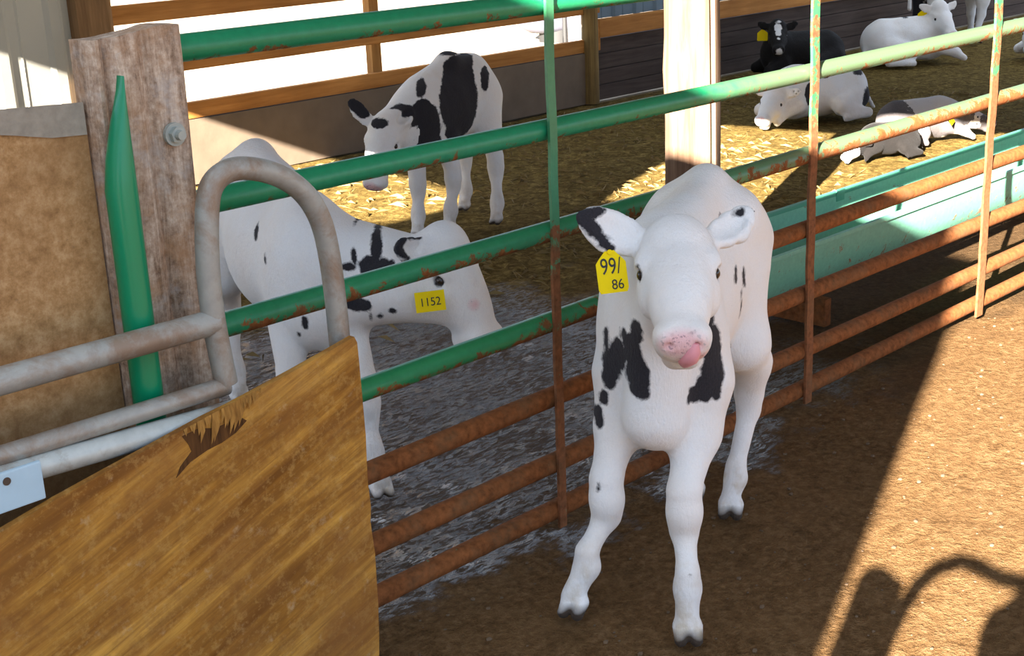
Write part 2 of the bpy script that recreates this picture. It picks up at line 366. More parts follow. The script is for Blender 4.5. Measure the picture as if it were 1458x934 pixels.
# ------------------------------------------------------------------ barn back wall, fence, sheets
WB = 4.50      # distance of the wall face beyond the gate
WS = 5.22      # s of the corner post
def gframe(name, s=0.0, b=0.0, z=0.0):
    o = empty(name, gw(s, b, z), GROT); return o
def wall_back():
    bm = bmesh.new()
    # low wall, uneven top
    n = 60; L0, L1 = -5.4, 0.0
    for i in range(n):
        a = L0 + (L1-L0)*i/n; c = L0 + (L1-L0)*(i+1)/n
        box(bm, ((a+c)/2, 0.07, 0.18), (c-a, 0.14, 0.36))
    bmesh.ops.remove_doubles(bm, verts=bm.verts[:], dist=0.0005)
    o = obj('wall_back', bm, M_CONC, smooth=False); o.location = gw(WS, WB); o.rotation_euler = (0, 0, GROT); o['kind'] = 'structure'
    bm = bmesh.new()
    for i in range(4):
        box(bm, (5.5, 0.06 + 0.004*(i % 2), 0.055+i*0.112), (11.0, 0.05, 0.107), 0.006)
    o = obj('wall_right', bm, m_wood('dark_planks', (0.05, 0.035, 0.028), (0.115, 0.085, 0.07), 'x', 0.6, 0.85), smooth=False)
    o.location = gw(WS, WB); o.rotation_euler = (0, 0, GROT); o['kind'] = 'structure'
wall_back()
def sheet(name, s0, s1, z0, z1, b, mat, pitch=0.30):
    """ribbed sheet metal: trapezoid ribs"""
    bm = bmesh.new(); prof = []
    t = s0
    while t < s1:
        prof += [(t, 0), (t+pitch*0.34, 0), (t+pitch*0.42, 0.022), (t+pitch*0.60, 0.022), (t+pitch*0.68, 0.0)]
        prof += [(t+pitch*0.84, 0.0), (t+pitch*0.87, 0.006), (t+pitch*0.90, 0)]
        t += pitch
    A = [bm.verts.new((x, -y, z0)) for x, y in prof]; B = [bm.verts.new((x, -y, z1)) for x, y in prof]
    for i in range(len(prof)-1): bm.faces.new((A[i], A[i+1], B[i+1], B[i]))
    g = bmesh.ops.solidify(bm, geom=bm.faces[:], thickness=0.002)
    o = obj(name, bm, mat, smooth=False); o.location = gw(WS, b); o.rotation_euler = (0, 0, GROT); o['kind'] = 'structure'
sheet('wall_left', -6.6, -3.97, 0.0, 2.9, WB+0.05, M_SHEET)
sheet('wall_far', 0.06, 10.8, 0.575, 2.9, WB+0.12, M_SHEETB, 0.24)
def fence():
    t = gframe('timber_fence', WS, WB)
    tag(t, 'orange timber rail fence topping the low wall in front of the sunlit yard', 'fence')
    for z0, z1 in ((0.365, 0.455), (0.63, 0.725), (0.91, 1.01), (1.22, 1.32)):
        bm = bmesh.new(); box(bm, (-1.85, 0.03, (z0+z1)/2), (3.95, 0.045, z1-z0), 0.006)
        obj('rail', bm, M_BEAM, t, smooth=False)
    for s, w in ((-1.93, 0.075),):
        bm = bmesh.new(); box(bm, (s, 0.085, 0.73), (w, 0.06, 1.24), 0.005); obj('upright', bm, M_BEAMZ, t, smooth=False)
    # rough corner post
    bm = bmesh.new(); pts = [(0.0, -0.0, 0.0), (0.004, 0, 0.5), (-0.004, 0, 1.1), (0, 0, 2.5)]
    tube(bm, pts, [0.062, 0.058, 0.06, 0.058], 12)
    obj('corner_post', bm, m_wood('mossy_post', (0.10, 0.06, 0.02), (0.30, 0.20, 0.07), 'z', 1.0), t)
    bm = bmesh.new(); box(bm, (-3.86, 0.03, 1.3), (0.20, 0.14, 2.6), 0.01)
    obj('end_post', bm, m_wood('brown_post', (0.11, 0.06, 0.025), (0.38, 0.22, 0.10), 'z', 0.8), t, smooth=False)
    return t
fence()
def girt():
    t = gframe('timber_beam', WS, WB)
    tag(t, 'dark orange horizontal timber beam along the foot of the blue-grey sheet wall', 'beam')
    bm = bmesh.new(); box(bm, (5.5, 0.02, 0.520), (10.8, 0.06, 0.13), 0.008); obj('plank', bm, M_BEAM, t, smooth=False)
    return t
girt()
# yard things seen between the rails
def tub():
    p = gw(8.19, 7.66); t = empty('water_tub', p)
    tag(t, 'pale rounded tub on a dark base, standing in the bright yard beyond the fence', 'tub')
    bm = bmesh.new(); prof = [(0.0, 0.1), (0.22, 0.1), (0.32, 0.17), (0.40, 0.32), (0.42, 0.46), (0.40, 0.46), (0.37, 0.32), (0.3, 0.2), (0.0, 0.15)]
    n = 28; rings = [[bm.verts.new((r*1.0*math.cos(2*math.pi*j/n), r*0.8*math.sin(2*math.pi*j/n), z*0.85)) for j in range(n)] for r, z in prof if r > 0]
    for a, b in zip(rings, rings[1:]):
        for j in range(n): bm.faces.new((a[j], a[(j+1) % n], b[(j+1) % n], b[j]))
    bm.faces.new(rings[0][::-1]); bm.faces.new(rings[-1]); bmesh.ops.recalc_face_normals(bm, faces=bm.faces[:])
    obj('bowl', bm, M_TUB, t)
    bm = bmesh.new(); tube(bm, [(0.08, 0, -0.012), (0.08, 0, 0.14)], [0.20, 0.20], 24); obj('base', bm, M_DARK, t)
def yard_post():
    p = gw(7.49, 6.70); t = empty('yard_post', p)
    tag(t, 'pale square post with a dark pipe on its edge, in the yard', 'post')
    bm = bmesh.new(); box(bm, (0, 0, 1.0), (0.12, 0.1, 2.0), 0.008); obj('board', bm, M_WHITEW, t, smooth=False)
    bm = bmesh.new(); tube(bm, [(-0.09, 0, 0), (-0.09, 0, 2.0)], 0.022, 10); obj('pipe', bm, M_DARK, t)

# ------------------------------------------------------------------ the round post
def round_post():
    p = (0.712, 5.2, 0); t = empty('round_post', p)
    tag(t, 'thick peeled round timber post rising behind the standing white calf', 'post')
    bm = bmesh.new(); n = 40; rings = []
    for i in range(46):
        z = i*0.062 - 0.02; cx = 0.010*math.sin(z*2.1+0.5); ring = []
        for j in range(n):
            a = 2*math.pi*j/n
            nn = mnoise.noise(Vector((math.cos(a)*1.6, math.sin(a)*1.6, z*0.9)))*0.013
            bul = 0.008*math.exp(-((z-0.84)/0.09)**2)*max(0, math.cos(a-math.pi))
            groove = -0.012*math.exp(-((a-5.35)/0.09)**2)
            rad = 0.106 + nn + bul + groove - 0.003*z
            ring.append(bm.verts.new((cx + rad*math.cos(a), rad*math.sin(a), z)))
        rings.append(ring)
    for a, b in zip(rings, rings[1:]):
        for j in range(n): bm.faces.new((a[j], a[(j+1) % n], b[(j+1) % n], b[j]))
    bm.faces.new(rings[-1]); bm.faces.new(rings[0][::-1])
    obj('trunk', bm, M_RPOST, t)
round_post()

# ------------------------------------------------------------------ main gate
def main_gate():
    t = gframe('pipe_gate')
    tag(t, 'long seven-rail pipe gate, green paint worn to rust, crossing the whole picture', 'gate')
    rails = [(1.277, M_GREEN_TOP, 0.0245), (1.000, M_GREEN_TOP, 0.0245), (0.765, M_GREEN_MID, 0.0245), (0.542, M_GREEN_LOW, 0.0245),
             (0.347, M_RUST, 0.0245), (0.178, M_RUST, 0.0245), (0.056, M_RUST, 0.0245)]
    for k, (z, m, r) in enumerate(rails):
        bm = bmesh.new(); pts = []
        for i in range(45):
            s = -1.07 + i*0.125; sag = -0.004*math.sin(s*1.1+k)
            pts.append((s, 0.004*math.sin(s*0.9+k*2), z + sag))
        tube(bm, pts, r, 18); obj('rail', bm, m, t)
    for (st, sb, w) in ((-0.026, -0.036, 0.024), (1.040, 1.048, 0.034), (2.136, 2.130, 0.044), (3.2, 3.3, 0.046), (4.3, 4.35, 0.03)):
        bm = bmesh.new(); rows = []
        for i in range(60):
            z = 0.02 + i*(1.33-0.02)/59; f = (z-0.02)/1.31; s = sb + (st-sb)*f
            near = min(abs(z-q[0]) for q in rails)
            y = -0.029 - 0.001*math.sin(z*9) + 0.002*max(0, 1-math.exp(-(max(0, near-0.03)/0.05)**2))
            rows.append([bm.verts.new((s+dx, y+dy, z)) for dx, dy in ((-w/2, 0.004), (-w/2, -0.004), (w/2, -0.004), (w/2, 0.004))])
        for a, b in zip(rows, rows[1:]):
            for j in range(4): bm.faces.new((a[j], a[(j+1) % 4], b[(j+1) % 4], b[j]))
        bm.faces.new(rows[0][::-1]); bm.faces.new(rows[-1])
        bmesh.ops.recalc_face_normals(bm, faces=bm.faces[:])
        obj('stay_bar', bm, M_STAKE, t, smooth=False)
    return t
main_gate()

# ------------------------------------------------------------------ left post, pipe, board
def left_post():
    t = gframe('wooden_post', -1.081, -0.04)
    tag(t, 'thick grey weathered wooden gatepost with a bolt, left of the gate', 'post')
    bm = bmesh.new(); nx = 26; rows = []
    hw = 0.090
    zs = [0.0 + i*0.045 for i in range(30)]
    def top(u): return 1.322 + 0.003*math.sin(u*38+1.0) + 0.010/(1+math.exp(-(u-0.03)/0.008))
    def surf(u, z):
        g = -0.018*math.exp(-((u+0.055)/0.010)**2)*min(1, 0.3+z)     # long crack
        g += -0.010*math.exp(-((u-0.012)/0.008)**2)
        g += 0.010*math.exp(-((u-0.062)/0.03)**2)
        g += 0.007*mnoise.noise(Vector((u*28, 0, z*2.0))) + 0.003*mnoise.noise(Vector((u*90, 4, z*5)))
        edge = max(0, abs(u)-hw+0.014)/0.014
        return -(0.045 + g) + 0.02*edge**2
    F = []; 
    for i in range(30):
        row = []
        for j in range(nx+1):
            u = -hw + 2*hw*j/nx
            z = zs[i]/zs[-1]*top(u)
            wv = u + 0.004*mnoise.noise(Vector((1, u*4, z*3)))*(1 if abs(u) > 0.09 else 0.3)
            row.append(bm.verts.new((wv, surf(u, z), z)))
        F.append(row)
    B = [[bm.verts.new((v.co.x, 0.010, v.co.z)) for v in row] for row in F]
    for i in range(29):
        for j in range(nx):
            bm.faces.new((F[i][j], F[i][j+1], F[i+1][j+1], F[i+1][j])); bm.faces.new((B[i][j+1], B[i][j], B[i+1][j], B[i+1][j+1]))
        bm.faces.new((F[i+1][0], B[i+1][0], B[i][0], F[i][0])); bm.faces.new((F[i][nx], B[i][nx], B[i+1][nx], F[i+1][nx]))
    for j in range(nx):
        bm.faces.new((F[29][j], F[29][j+1], B[29][j+1], B[29][j])); bm.faces.new((F[0][j+1], F[0][j], B[0][j], B[0][j+1]))
    bmesh.ops.recalc_face_normals(bm, faces=bm.faces[:])
    obj('timber', bm, M_POST, t)
    bm = bmesh.new()
    tube(bm, [(0.046, -0.052, 1.15), (0.046, -0.060, 1.15)], 0.020, 20)
    tube(bm, [(0.046, -0.060, 1.15), (0.046, -0.070, 1.15)], 0.0145, 6)
    tube(bm, [(0.046, -0.070, 1.15), (0.046, -0.080, 1.15)], [0.009, 0.008], 12)
    b = obj('bolt', bm, M_BOLT, t, smooth=False); b['label'] = 'round galvanised bolt head with washer'
left_post()
def green_upright():
    t = gframe('green_pipe', -1.158, -0.115)
    tag(t, 'glossy green upright pipe with a slanted pointed top in front of the weathered post', 'pipe')
    bm = bmesh.new(); n = 28; r = 0.0265; rings = []
    for z in [0.0, 0.2, 0.4, 0.6, 0.8, 1.0, 1.08]:
        rings.append([bm.verts.new((r*math.cos(2*math.pi*j/n), r*math.sin(2*math.pi*j/n), z)) for j in range(n)])
    # crimped end: the left side slants up to a point on the right
    for f, z in ((0.06, 1.10), (0.16, 1.13), (0.32, 1.16), (0.50, 1.19), (0.68, 1.215), (0.85, 1.24), (0.96, 1.262)):
        xl = -r + 2*r*f*0.97; xr_ = r*(1-0.03*f)
        rings.append([bm.verts.new(((xl+xr_)/2 + (xr_-xl)/2*math.cos(2*math.pi*j/n), r*(1-0.6*f)*math.sin(2*math.pi*j/n), z)) for j in range(n)])
    for a, b in zip(rings, rings[1:]):
        for j in range(n): bm.faces.new((a[j], a[(j+1) % n], b[(j+1) % n], b[j]))
    bm.faces.new(rings[-1]); bm.faces.new(rings[0][::-1])
    obj('tube', bm, M_GREEN, t)
green_upright()
def board_left():
    t = gframe('plywood_board', -2.0, -0.06)
    tag(t, 'dirty tan plywood board behind the grey pipes at the far left edge', 'board')
    bm = bmesh.new()
    out = [(-1.2, 0.12), (0.826, 0.12), (0.826, 0.45), (0.825, 0.8), (0.824, 1.218), (0.66, 1.226), (0.3, 1.232), (-1.2, 1.235)]
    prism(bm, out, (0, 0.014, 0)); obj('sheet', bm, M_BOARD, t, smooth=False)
    bm = bmesh.new(); out = [(0.62, 1.200), (0.70, 1.185), (0.76, 1.172), (0.823, 1.168), (0.823, 1.221), (0.66, 1.230)]
    prism(bm, out, (0, -0.002, 0), origin=(0, -0.0005, 0))
    p = obj('worn_edge', bm, m_plain('grey_fibre', (0.27, 0.24, 0.19), 0.9, var=0.4, scale=60, bump=0.3), t, smooth=False); p['label'] = 'bare grey weathered corner'
board_left()

# ------------------------------------------------------------------ grey pipe panel with plywood
def smooth_path(p, n=6):
    p = [Vector(q) for q in p]; out = []
    for i in range(len(p)-1):
        a, b, c, d = p[max(i-1, 0)], p[i], p[i+1], p[min(i+2, len(p)-1)]
        for k in range(n):
            t = k/n; out.append(0.5*((2*b) + (c-a)*t + (2*a-5*b+4*c-d)*t*t + (3*b-a-3*c+d)*t**3))
    out.append(p[-1]); return out
LOOP = [(-1.0348, 0, 0.7180), (-1.0455, 0, 0.8308), (-1.0456, 0, 0.9313), (-1.0348, 0, 1.0272), (-1.0181, 0, 1.0700), (-0.9806, 0, 1.0876), (-0.9279, 0, 1.0798), (-0.8709, 0, 1.0538),
        (-0.8258, 0, 1.0127), (-0.7982, 0, 0.9581), (-0.7860, 0, 0.8867), (-0.7812, 0, 0.8046), (-0.7798, 0, 0.7354), (-0.779, 0, 0.55), (-0.779, 0, 0.12)]
def panel():
    t = gframe('pipe_hurdle', 0, -0.17)
    tag(t, 'grey galvanised pipe panel with an arched loop end, at lower left', 'fence panel')
    bm = bmesh.new(); tube(bm, smooth_path(LOOP), 0.0205, 18); obj('loop', bm, M_GALV, t)
    bm = bmesh.new(); tube(bm, [(-2.6, 0, 0.842), (-1.8, 0, 0.839), (-1.044, 0, 0.833)], 0.0225, 16); obj('rail', bm, M_GALV, t)
    bm = bmesh.new(); tube(bm, [(-2.6, 0, 0.724), (-1.8, 0, 0.722), (-1.034, 0, 0.713)], 0.0165, 16); obj('rail', bm, M_GALV, t)
    bm = bmesh.new(); tube(bm, [(-2.6, -0.01, 0.700), (-1.5, -0.01, 0.690), (-0.80, -0.01, 0.655)], 0.0205, 18); o = obj('rail', bm, M_GALV2, t); o['label'] = 'brighter pale lower pipe'
    bm = bmesh.new(); tube(bm, [(-2.6, 0, 0.12), (-1.5, 0, 0.12), (-0.80, 0, 0.12)], 0.0205, 16); obj('rail', bm, M_GALV, t)
    # bracket plate
    bm = bmesh.new(); box(bm, (-1.52, -0.040, 0.676), (0.22, 0.008, 0.064), 0.003, rot=None)
    p = obj('bracket_plate', bm, M_PLATE, t, smooth=False); p['label'] = 'pale blue painted plate with a bolt hole'
    bm = bmesh.new(); tube(bm, [(-1.468, -0.0438, 0.693), (-1.468, -0.0452, 0.693)], 0.0065, 16); obj('hole', bm, M_HORN, p)
panel()
def plywood():
    t = gframe('plywood_sheet', 0, -0.215)
    tag(t, 'large stained orange-brown plywood sheet with a splintered top edge, lower left foreground', 'plywood')
    random.seed(3)
    top = [(-2.7, 0.44)]
    x = -2.6
    tx = [(-1.50, 0.618), (-1.40, 0.640), (-1.30, 0.658), (-1.22, 0.672), (-1.12, 0.690), (-1.06, 0.698), (-1.00, 0.708), (-0.92, 0.722), (-0.85, 0.735), (-0.785, 0.748)]
    top += tx
    right = [(-0.779, 0.735), (-0.778, 0.70), (-0.776, 0.55), (-0.780, 0.46), (-0.777, 0.40), (-0.781, 0.37), (-0.776, 0.30), (-0.778, 0.19), (-0.782, 0.12), (-0.790, 0.03)]
    out = [(-2.7, 0.03)] + top + right
    bm = bmesh.new(); prism(bm, out, (0, 0.014, 0), origin=(0, -0.007, 0))
    obj('sheet', bm, M_PLY, t, smooth=False)
    # splinters peeled at the top edge
    bm = bmesh.new()
    for i in range(20):
        f = i/19; x = -1.155 + 0.15*f + random.uniform(-0.004, 0.004)
        zt = 0.6835 + (x+1.155)*0.175; ln = random.uniform(0.014, 0.042)*(0.4+math.sin(f*math.pi)); w = random.uniform(0.0025, 0.006)
        dx = -0.35*ln
        v = [bm.verts.new(q) for q in ((x-w, -0.008, zt), (x+w, -0.008, zt+0.001), (x+dx+w*0.3, -0.012-random.random()*0.003, zt-ln), (x, -0.0125, zt-ln*0.5))]
        bm.faces.new((v[0], v[3], v[1])); bm.faces.new((v[0], v[2], v[3])); bm.faces.new((v[3], v[2], v[1]))
    s = obj('splinters', bm, M_SPLIT, t, smooth=False); s['label'] = 'pale torn splinters below the top edge'
    bm = bmesh.new()
    out = [(-1.165, 0.672), (-1.13, 0.676), (-1.10, 0.666), (-1.075, 0.668), (-1.06, 0.682), (-1.035, 0.660), (-1.06, 0.645), (-1.09, 0.636), (-1.12, 0.632), (-1.155, 0.622), (-1.185, 0.603), (-1.175, 0.62), (-1.15, 0.64), (-1.155, 0.655)]
    prism(bm, out, (0, -0.0012, 0), origin=(0, -0.0068, 0)); g = obj('split_scar', bm, m_wood('scar_wood', (0.03, 0.012, 0.004), (0.15, 0.065, 0.018), 'z', 2.2), t, smooth=False)
    g['label'] = 'dark brown exposed scar'
plywood()

# ------------------------------------------------------------------ feed trough
def trough():
    s0, s1 = 1.42, 6.2; L = s1-s0
    t = gframe('feed_trough', s0, 0.38)
    tag(t, 'long pale green half-round feed trough behind the right part of the gate', 'trough')
    prof = []
    for k in range(15):
        a = math.pi + math.pi*k/14; prof.append((0.125 + 0.135*math.cos(a), 0.305 + 0.215*math.sin(a)))
    prof[0] = (-0.012, 0.31); prof[-1] = (0.262, 0.345)
    inner = [(0.125+(x-0.125)*0.93, 0.31+(z-0.31)*0.93+0.003) for x, z in prof][::-1]
    bm = bmesh.new(); allp = prof+inner; n = len(allp)
    st = 24; rings = [[bm.verts.new((L*i/st, y, z + 0.002*math.sin(i))) for y, z in allp] for i in range(st+1)]
    for a, b in zip(rings, rings[1:]):
        for j in range(n): bm.faces.new((a[j], b[j], b[(j+1) % n], a[(j+1) % n]))
    for ring in (rings[0], rings[-1]):
        m = len(prof)
        for j in range(m-1): bm.faces.new((ring[j], ring[j+1], ring[n-2-j], ring[n-1-j]))
    bmesh.ops.recalc_face_normals(bm, faces=bm.faces[:]); obj('basin', bm, M_TROUGH, t)
    for x in (0.01, L-0.01):
        bm = bmesh.new()
        out = [(y, z) for y, z in prof]; v = [bm.verts.new((x, y, z)) for y, z in out]; w = [bm.verts.new((x+0.008, y, z)) for y, z in out]
        bm.faces.new(v); bm.faces.new(w[::-1])
        for i in range(len(v)): bm.faces.new((v[(i+1) % len(v)], v[i], w[i], w[(i+1) % len(v)]))
        bmesh.ops.recalc_face_normals(bm, faces=bm.faces[:]); obj('end_plate', bm, M_TROUGH, t)
    bm = bmesh.new(); box(bm, (L/2, 0.262, 0.352), (L, 0.018, 0.022), 0.004); r = obj('back_rim', bm, M_TROUGHD, t); r['label'] = 'darker green rolled back rim'
    bm = bmesh.new(); box(bm, (L/2, -0.014, 0.312), (L, 0.016, 0.018), 0.004); obj('front_rim', bm, M_TROUGH, t)
    bm = bmesh.new(); box(bm, (0.86, 0.253, 0.345), (0.055, 0.008, 0.045), 0.002); c = obj('clip', bm, M_TROUGHD, t); c['label'] = 'dark green square added on the rim as a painted shadow'  # dark green piece added in place of a shadow on the rim
    for x in (0.35, 2.4, 4.4):
        bm = bmesh.new()
        box(bm, (x, 0.125, 0.05), (0.04, 0.30, 0.10), 0.004); obj('foot', bm, M_RUST, t)
trough()

# ------------------------------------------------------------------ roof and wall masks added to throw the shade (out of frame)
def sunxy(a, d):
    return (a*math.cos(SUN_AZ) + d*math.sin(SUN_AZ), -a*math.sin(SUN_AZ) + d*math.cos(SUN_AZ))
ZR = 2.55
def bd(b): return (b - ZR*math.cos(SUN_EL))/math.sin(SUN_EL)
def sun_mask_roof():  # unseen sheet added as a sun mask, outline cut to the wanted shade
    out = [(-6.9, bd(3.16)), (-6.9, bd(3.10)), (-5.04, bd(2.69)), (-4.19, bd(2.52)), (-2.94, bd(2.27)),
           (-2.94, bd(2.22)), (-2.33, bd(2.22)), (-2.33, bd(3.12)), (-1.6, bd(3.05)), (-0.5, bd(3.12)), (4.5, bd(3.2)), (4.5, bd(6.4)), (-2.7, bd(6.4)), (-2.9, bd(5.0)), (-3.6, bd(4.7)), (-5.3, bd(3.6)), (-5.3, bd(3.16))]
    bm = bmesh.new(); v = [bm.verts.new((*sunxy(a, d), ZR)) for a, d in out]; w = [bm.verts.new(x.co + Vector((0, 0, 0.04))) for x in v]
    n = len(v); bm.faces.new(v); bm.faces.new(w[::-1])
    for i in range(n): bm.faces.new((v[(i+1) % n], v[i], w[i], w[(i+1) % n]))
    bmesh.ops.recalc_face_normals(bm, faces=bm.faces[:]); bmesh.ops.triangulate(bm, faces=bm.faces[:])
    o = obj('ceiling_sun_mask', bm, M_SUN_MASK, smooth=False); o['kind'] = 'structure'
sun_mask_roof()
def sun_mask_wall():  # unseen upright sun mask, its silhouette drawn from the shade edges
    D = -3.6
    out = [(-0.462, -0.2), (-0.462, 2.05), (-0.95, 2.165), (-1.52, 2.285), (-2.33, 2.31), (-2.94, 2.27), (-3.2, 2.05), (-7.5, 1.9), (-7.5, -0.2)]
    bm = bmesh.new(); v = []
    for a, b in out:
        z = max(0.0, (b - D*math.sin(SUN_EL))/math.cos(SUN_EL)) if b > 0 else 0.0
        v.append(bm.verts.new((*sunxy(a, D), z)))
    off = Vector((-math.sin(SUN_AZ), -math.cos(SUN_AZ), 0))*0.12
    w = [bm.verts.new(x.co + off) for x in v]; n = len(v); bm.faces.new(v); bm.faces.new(w[::-1])
    for i in range(n): bm.faces.new((v[(i+1) % n], v[i], w[i], w[(i+1) % n]))
    bmesh.ops.recalc_face_normals(bm, faces=bm.faces[:]); bmesh.ops.triangulate(bm, faces=bm.faces[:])
    o = obj('wall_sun_mask', bm, m_plain('sun_mask_wall', (0.7, 0.68, 0.62), 0.8), smooth=False); o['kind'] = 'structure'
sun_mask_wall()
def behind_panel():
    """pipe panel with a loop standing behind the camera; only its shadow shows"""
    D = -0.75
    def P(a, b, off=0.0): return Vector((*sunxy(a, D+off), (b - (D+off)*math.sin(SUN_EL))/math.cos(SUN_EL)))
    t = empty('loop_panel', (*sunxy(-0.25, D), 0)); base = Vector((*sunxy(-0.25, D), 0))
    tag(t, 'pipe panel with a loop behind the viewer, seen only as a shadow at lower right', 'fence panel')
    # loop pipe
    ab = [(-0.345, 0.55), (-0.347, 0.80), (-0.345, 0.93), (-0.335, 0.98), (-0.315, 1.03), (-0.285, 1.063), (-0.24, 1.082), (-0.20, 1.078), (-0.15, 1.062), (-0.08, 1.058), (0.1, 1.06), (0.6, 1.05)]
    bm = bmesh.new(); tube(bm, [P(a, b)-base for a, b in ab], 0.017, 12); obj('loop', bm, M_GALV, t)
    def plate(name, out, off):
        bm = bmesh.new(); v = [bm.verts.new(P(a, b, off)-base) for a, b in out]; o2 = Vector((-math.sin(SUN_AZ), -math.cos(SUN_AZ), 0))*0.015
        w = [bm.verts.new(x.co+o2) for x in v]; n = len(v); bm.faces.new(v); bm.faces.new(w[::-1])
        for i in range(n): bm.faces.new((v[(i+1) % n], v[i], w[i], w[(i+1) % n]))
        bmesh.ops.recalc_face_normals(bm, faces=bm.faces[:]); obj(name, bm, M_BOARD, t, smooth=False)
    plate('board', [(-0.448, 0.0), (-0.448, 0.90), (-0.446, 1.03), (-0.43, 1.05), (-0.40, 1.053), (-0.37, 1.04), (-0.345, 1.03), (-0.345, 0.0)], 0.05)
    plate('board', [(-0.175, 0.0), (-0.168, 0.97), (-0.155, 1.005), (-0.13, 1.02), (-0.10, 1.05), (0.6, 1.045), (0.6, 0.0)], 0.05)
behind_panel()


# ------------------------------------------------------------------ loose stuff on the ground
def loose():
    rnd = random.Random(5); bm = bmesh.new()
    keep = [(gwi(x, y), r) for x, y, r in ((-0.27, 6.48, 0.45), (2.02, 8.95, 0.62), (2.44, 8.02, 0.55), (2.13, 7.62, 0.4), (2.36, 11.0, 0.6), (3.35, 11.45, 0.7), (4.62, 11.45, 0.7), (4.05, 12.55, 0.6), (-0.6, 3.8, 0.7), (0.712, 5.2, 0.16))]
    for i in range(4200):
        s = rnd.uniform(-2.5, 7.0); b_ = rnd.uniform(1.5, 4.4)
        if any((s-c[0])**2+(b_-c[1])**2 < r*r for c, r in keep): continue
        ln = rnd.uniform(0.03, 0.11); a = rnd.uniform(0, math.pi); w = rnd.uniform(0.0015, 0.0035); z = height(s, b_)-0.010
        dx, dy = math.cos(a)*ln/2, math.sin(a)*ln/2; t = rnd.uniform(-0.010, 0.022); m = rnd.uniform(0.004, 0.02)
        v = [bm.verts.new(q) for q in ((s-dx, b_-dy, z), (s+dy/ln*w*2, b_-dx/ln*w*2, z+m), (s+dx, b_+dy, z+max(0, t)), (s-dy/ln*w*2, b_+dx/ln*w*2, z+m+0.001))]
        bm.faces.new((v[0], v[1], v[2])); bm.faces.new((v[0], v[2], v[3]))
    o = obj('straw', bm, M_STRAW, smooth=False); o.location = (P0[0], P0[1], 0); o.rotation_euler = (0, 0, GROT)
    tag(o, 'loose straw litter scattered over the floor of the pen', 'straw', kind='stuff')
    bm = bmesh.new()
    for i in range(900):
        s = rnd.uniform(-0.9, 4.5); b_ = -rnd.uniform(0.03, 1.6)**1.0
        r = rnd.choice((0.002, 0.003, 0.003, 0.004, 0.006)); z = height(s, b_)-0.012
        q = bmesh.ops.create_icosphere(bm, subdivisions=1, radius=r)
        for v in q['verts']: v.co = Vector((v.co.x*rnd.uniform(0.8, 1.6)+s, v.co.y+b_, v.co.z*0.7+z+r*0.3))
    o = obj('dirt_clods', bm, M_DIRTCLOD); o.location = (P0[0], P0[1], 0); o.rotation_euler = (0, 0, GROT)
    tag(o, 'small dry clods and grit scattered on the brown dirt in front of the gate', 'dirt', kind='stuff')
loose()
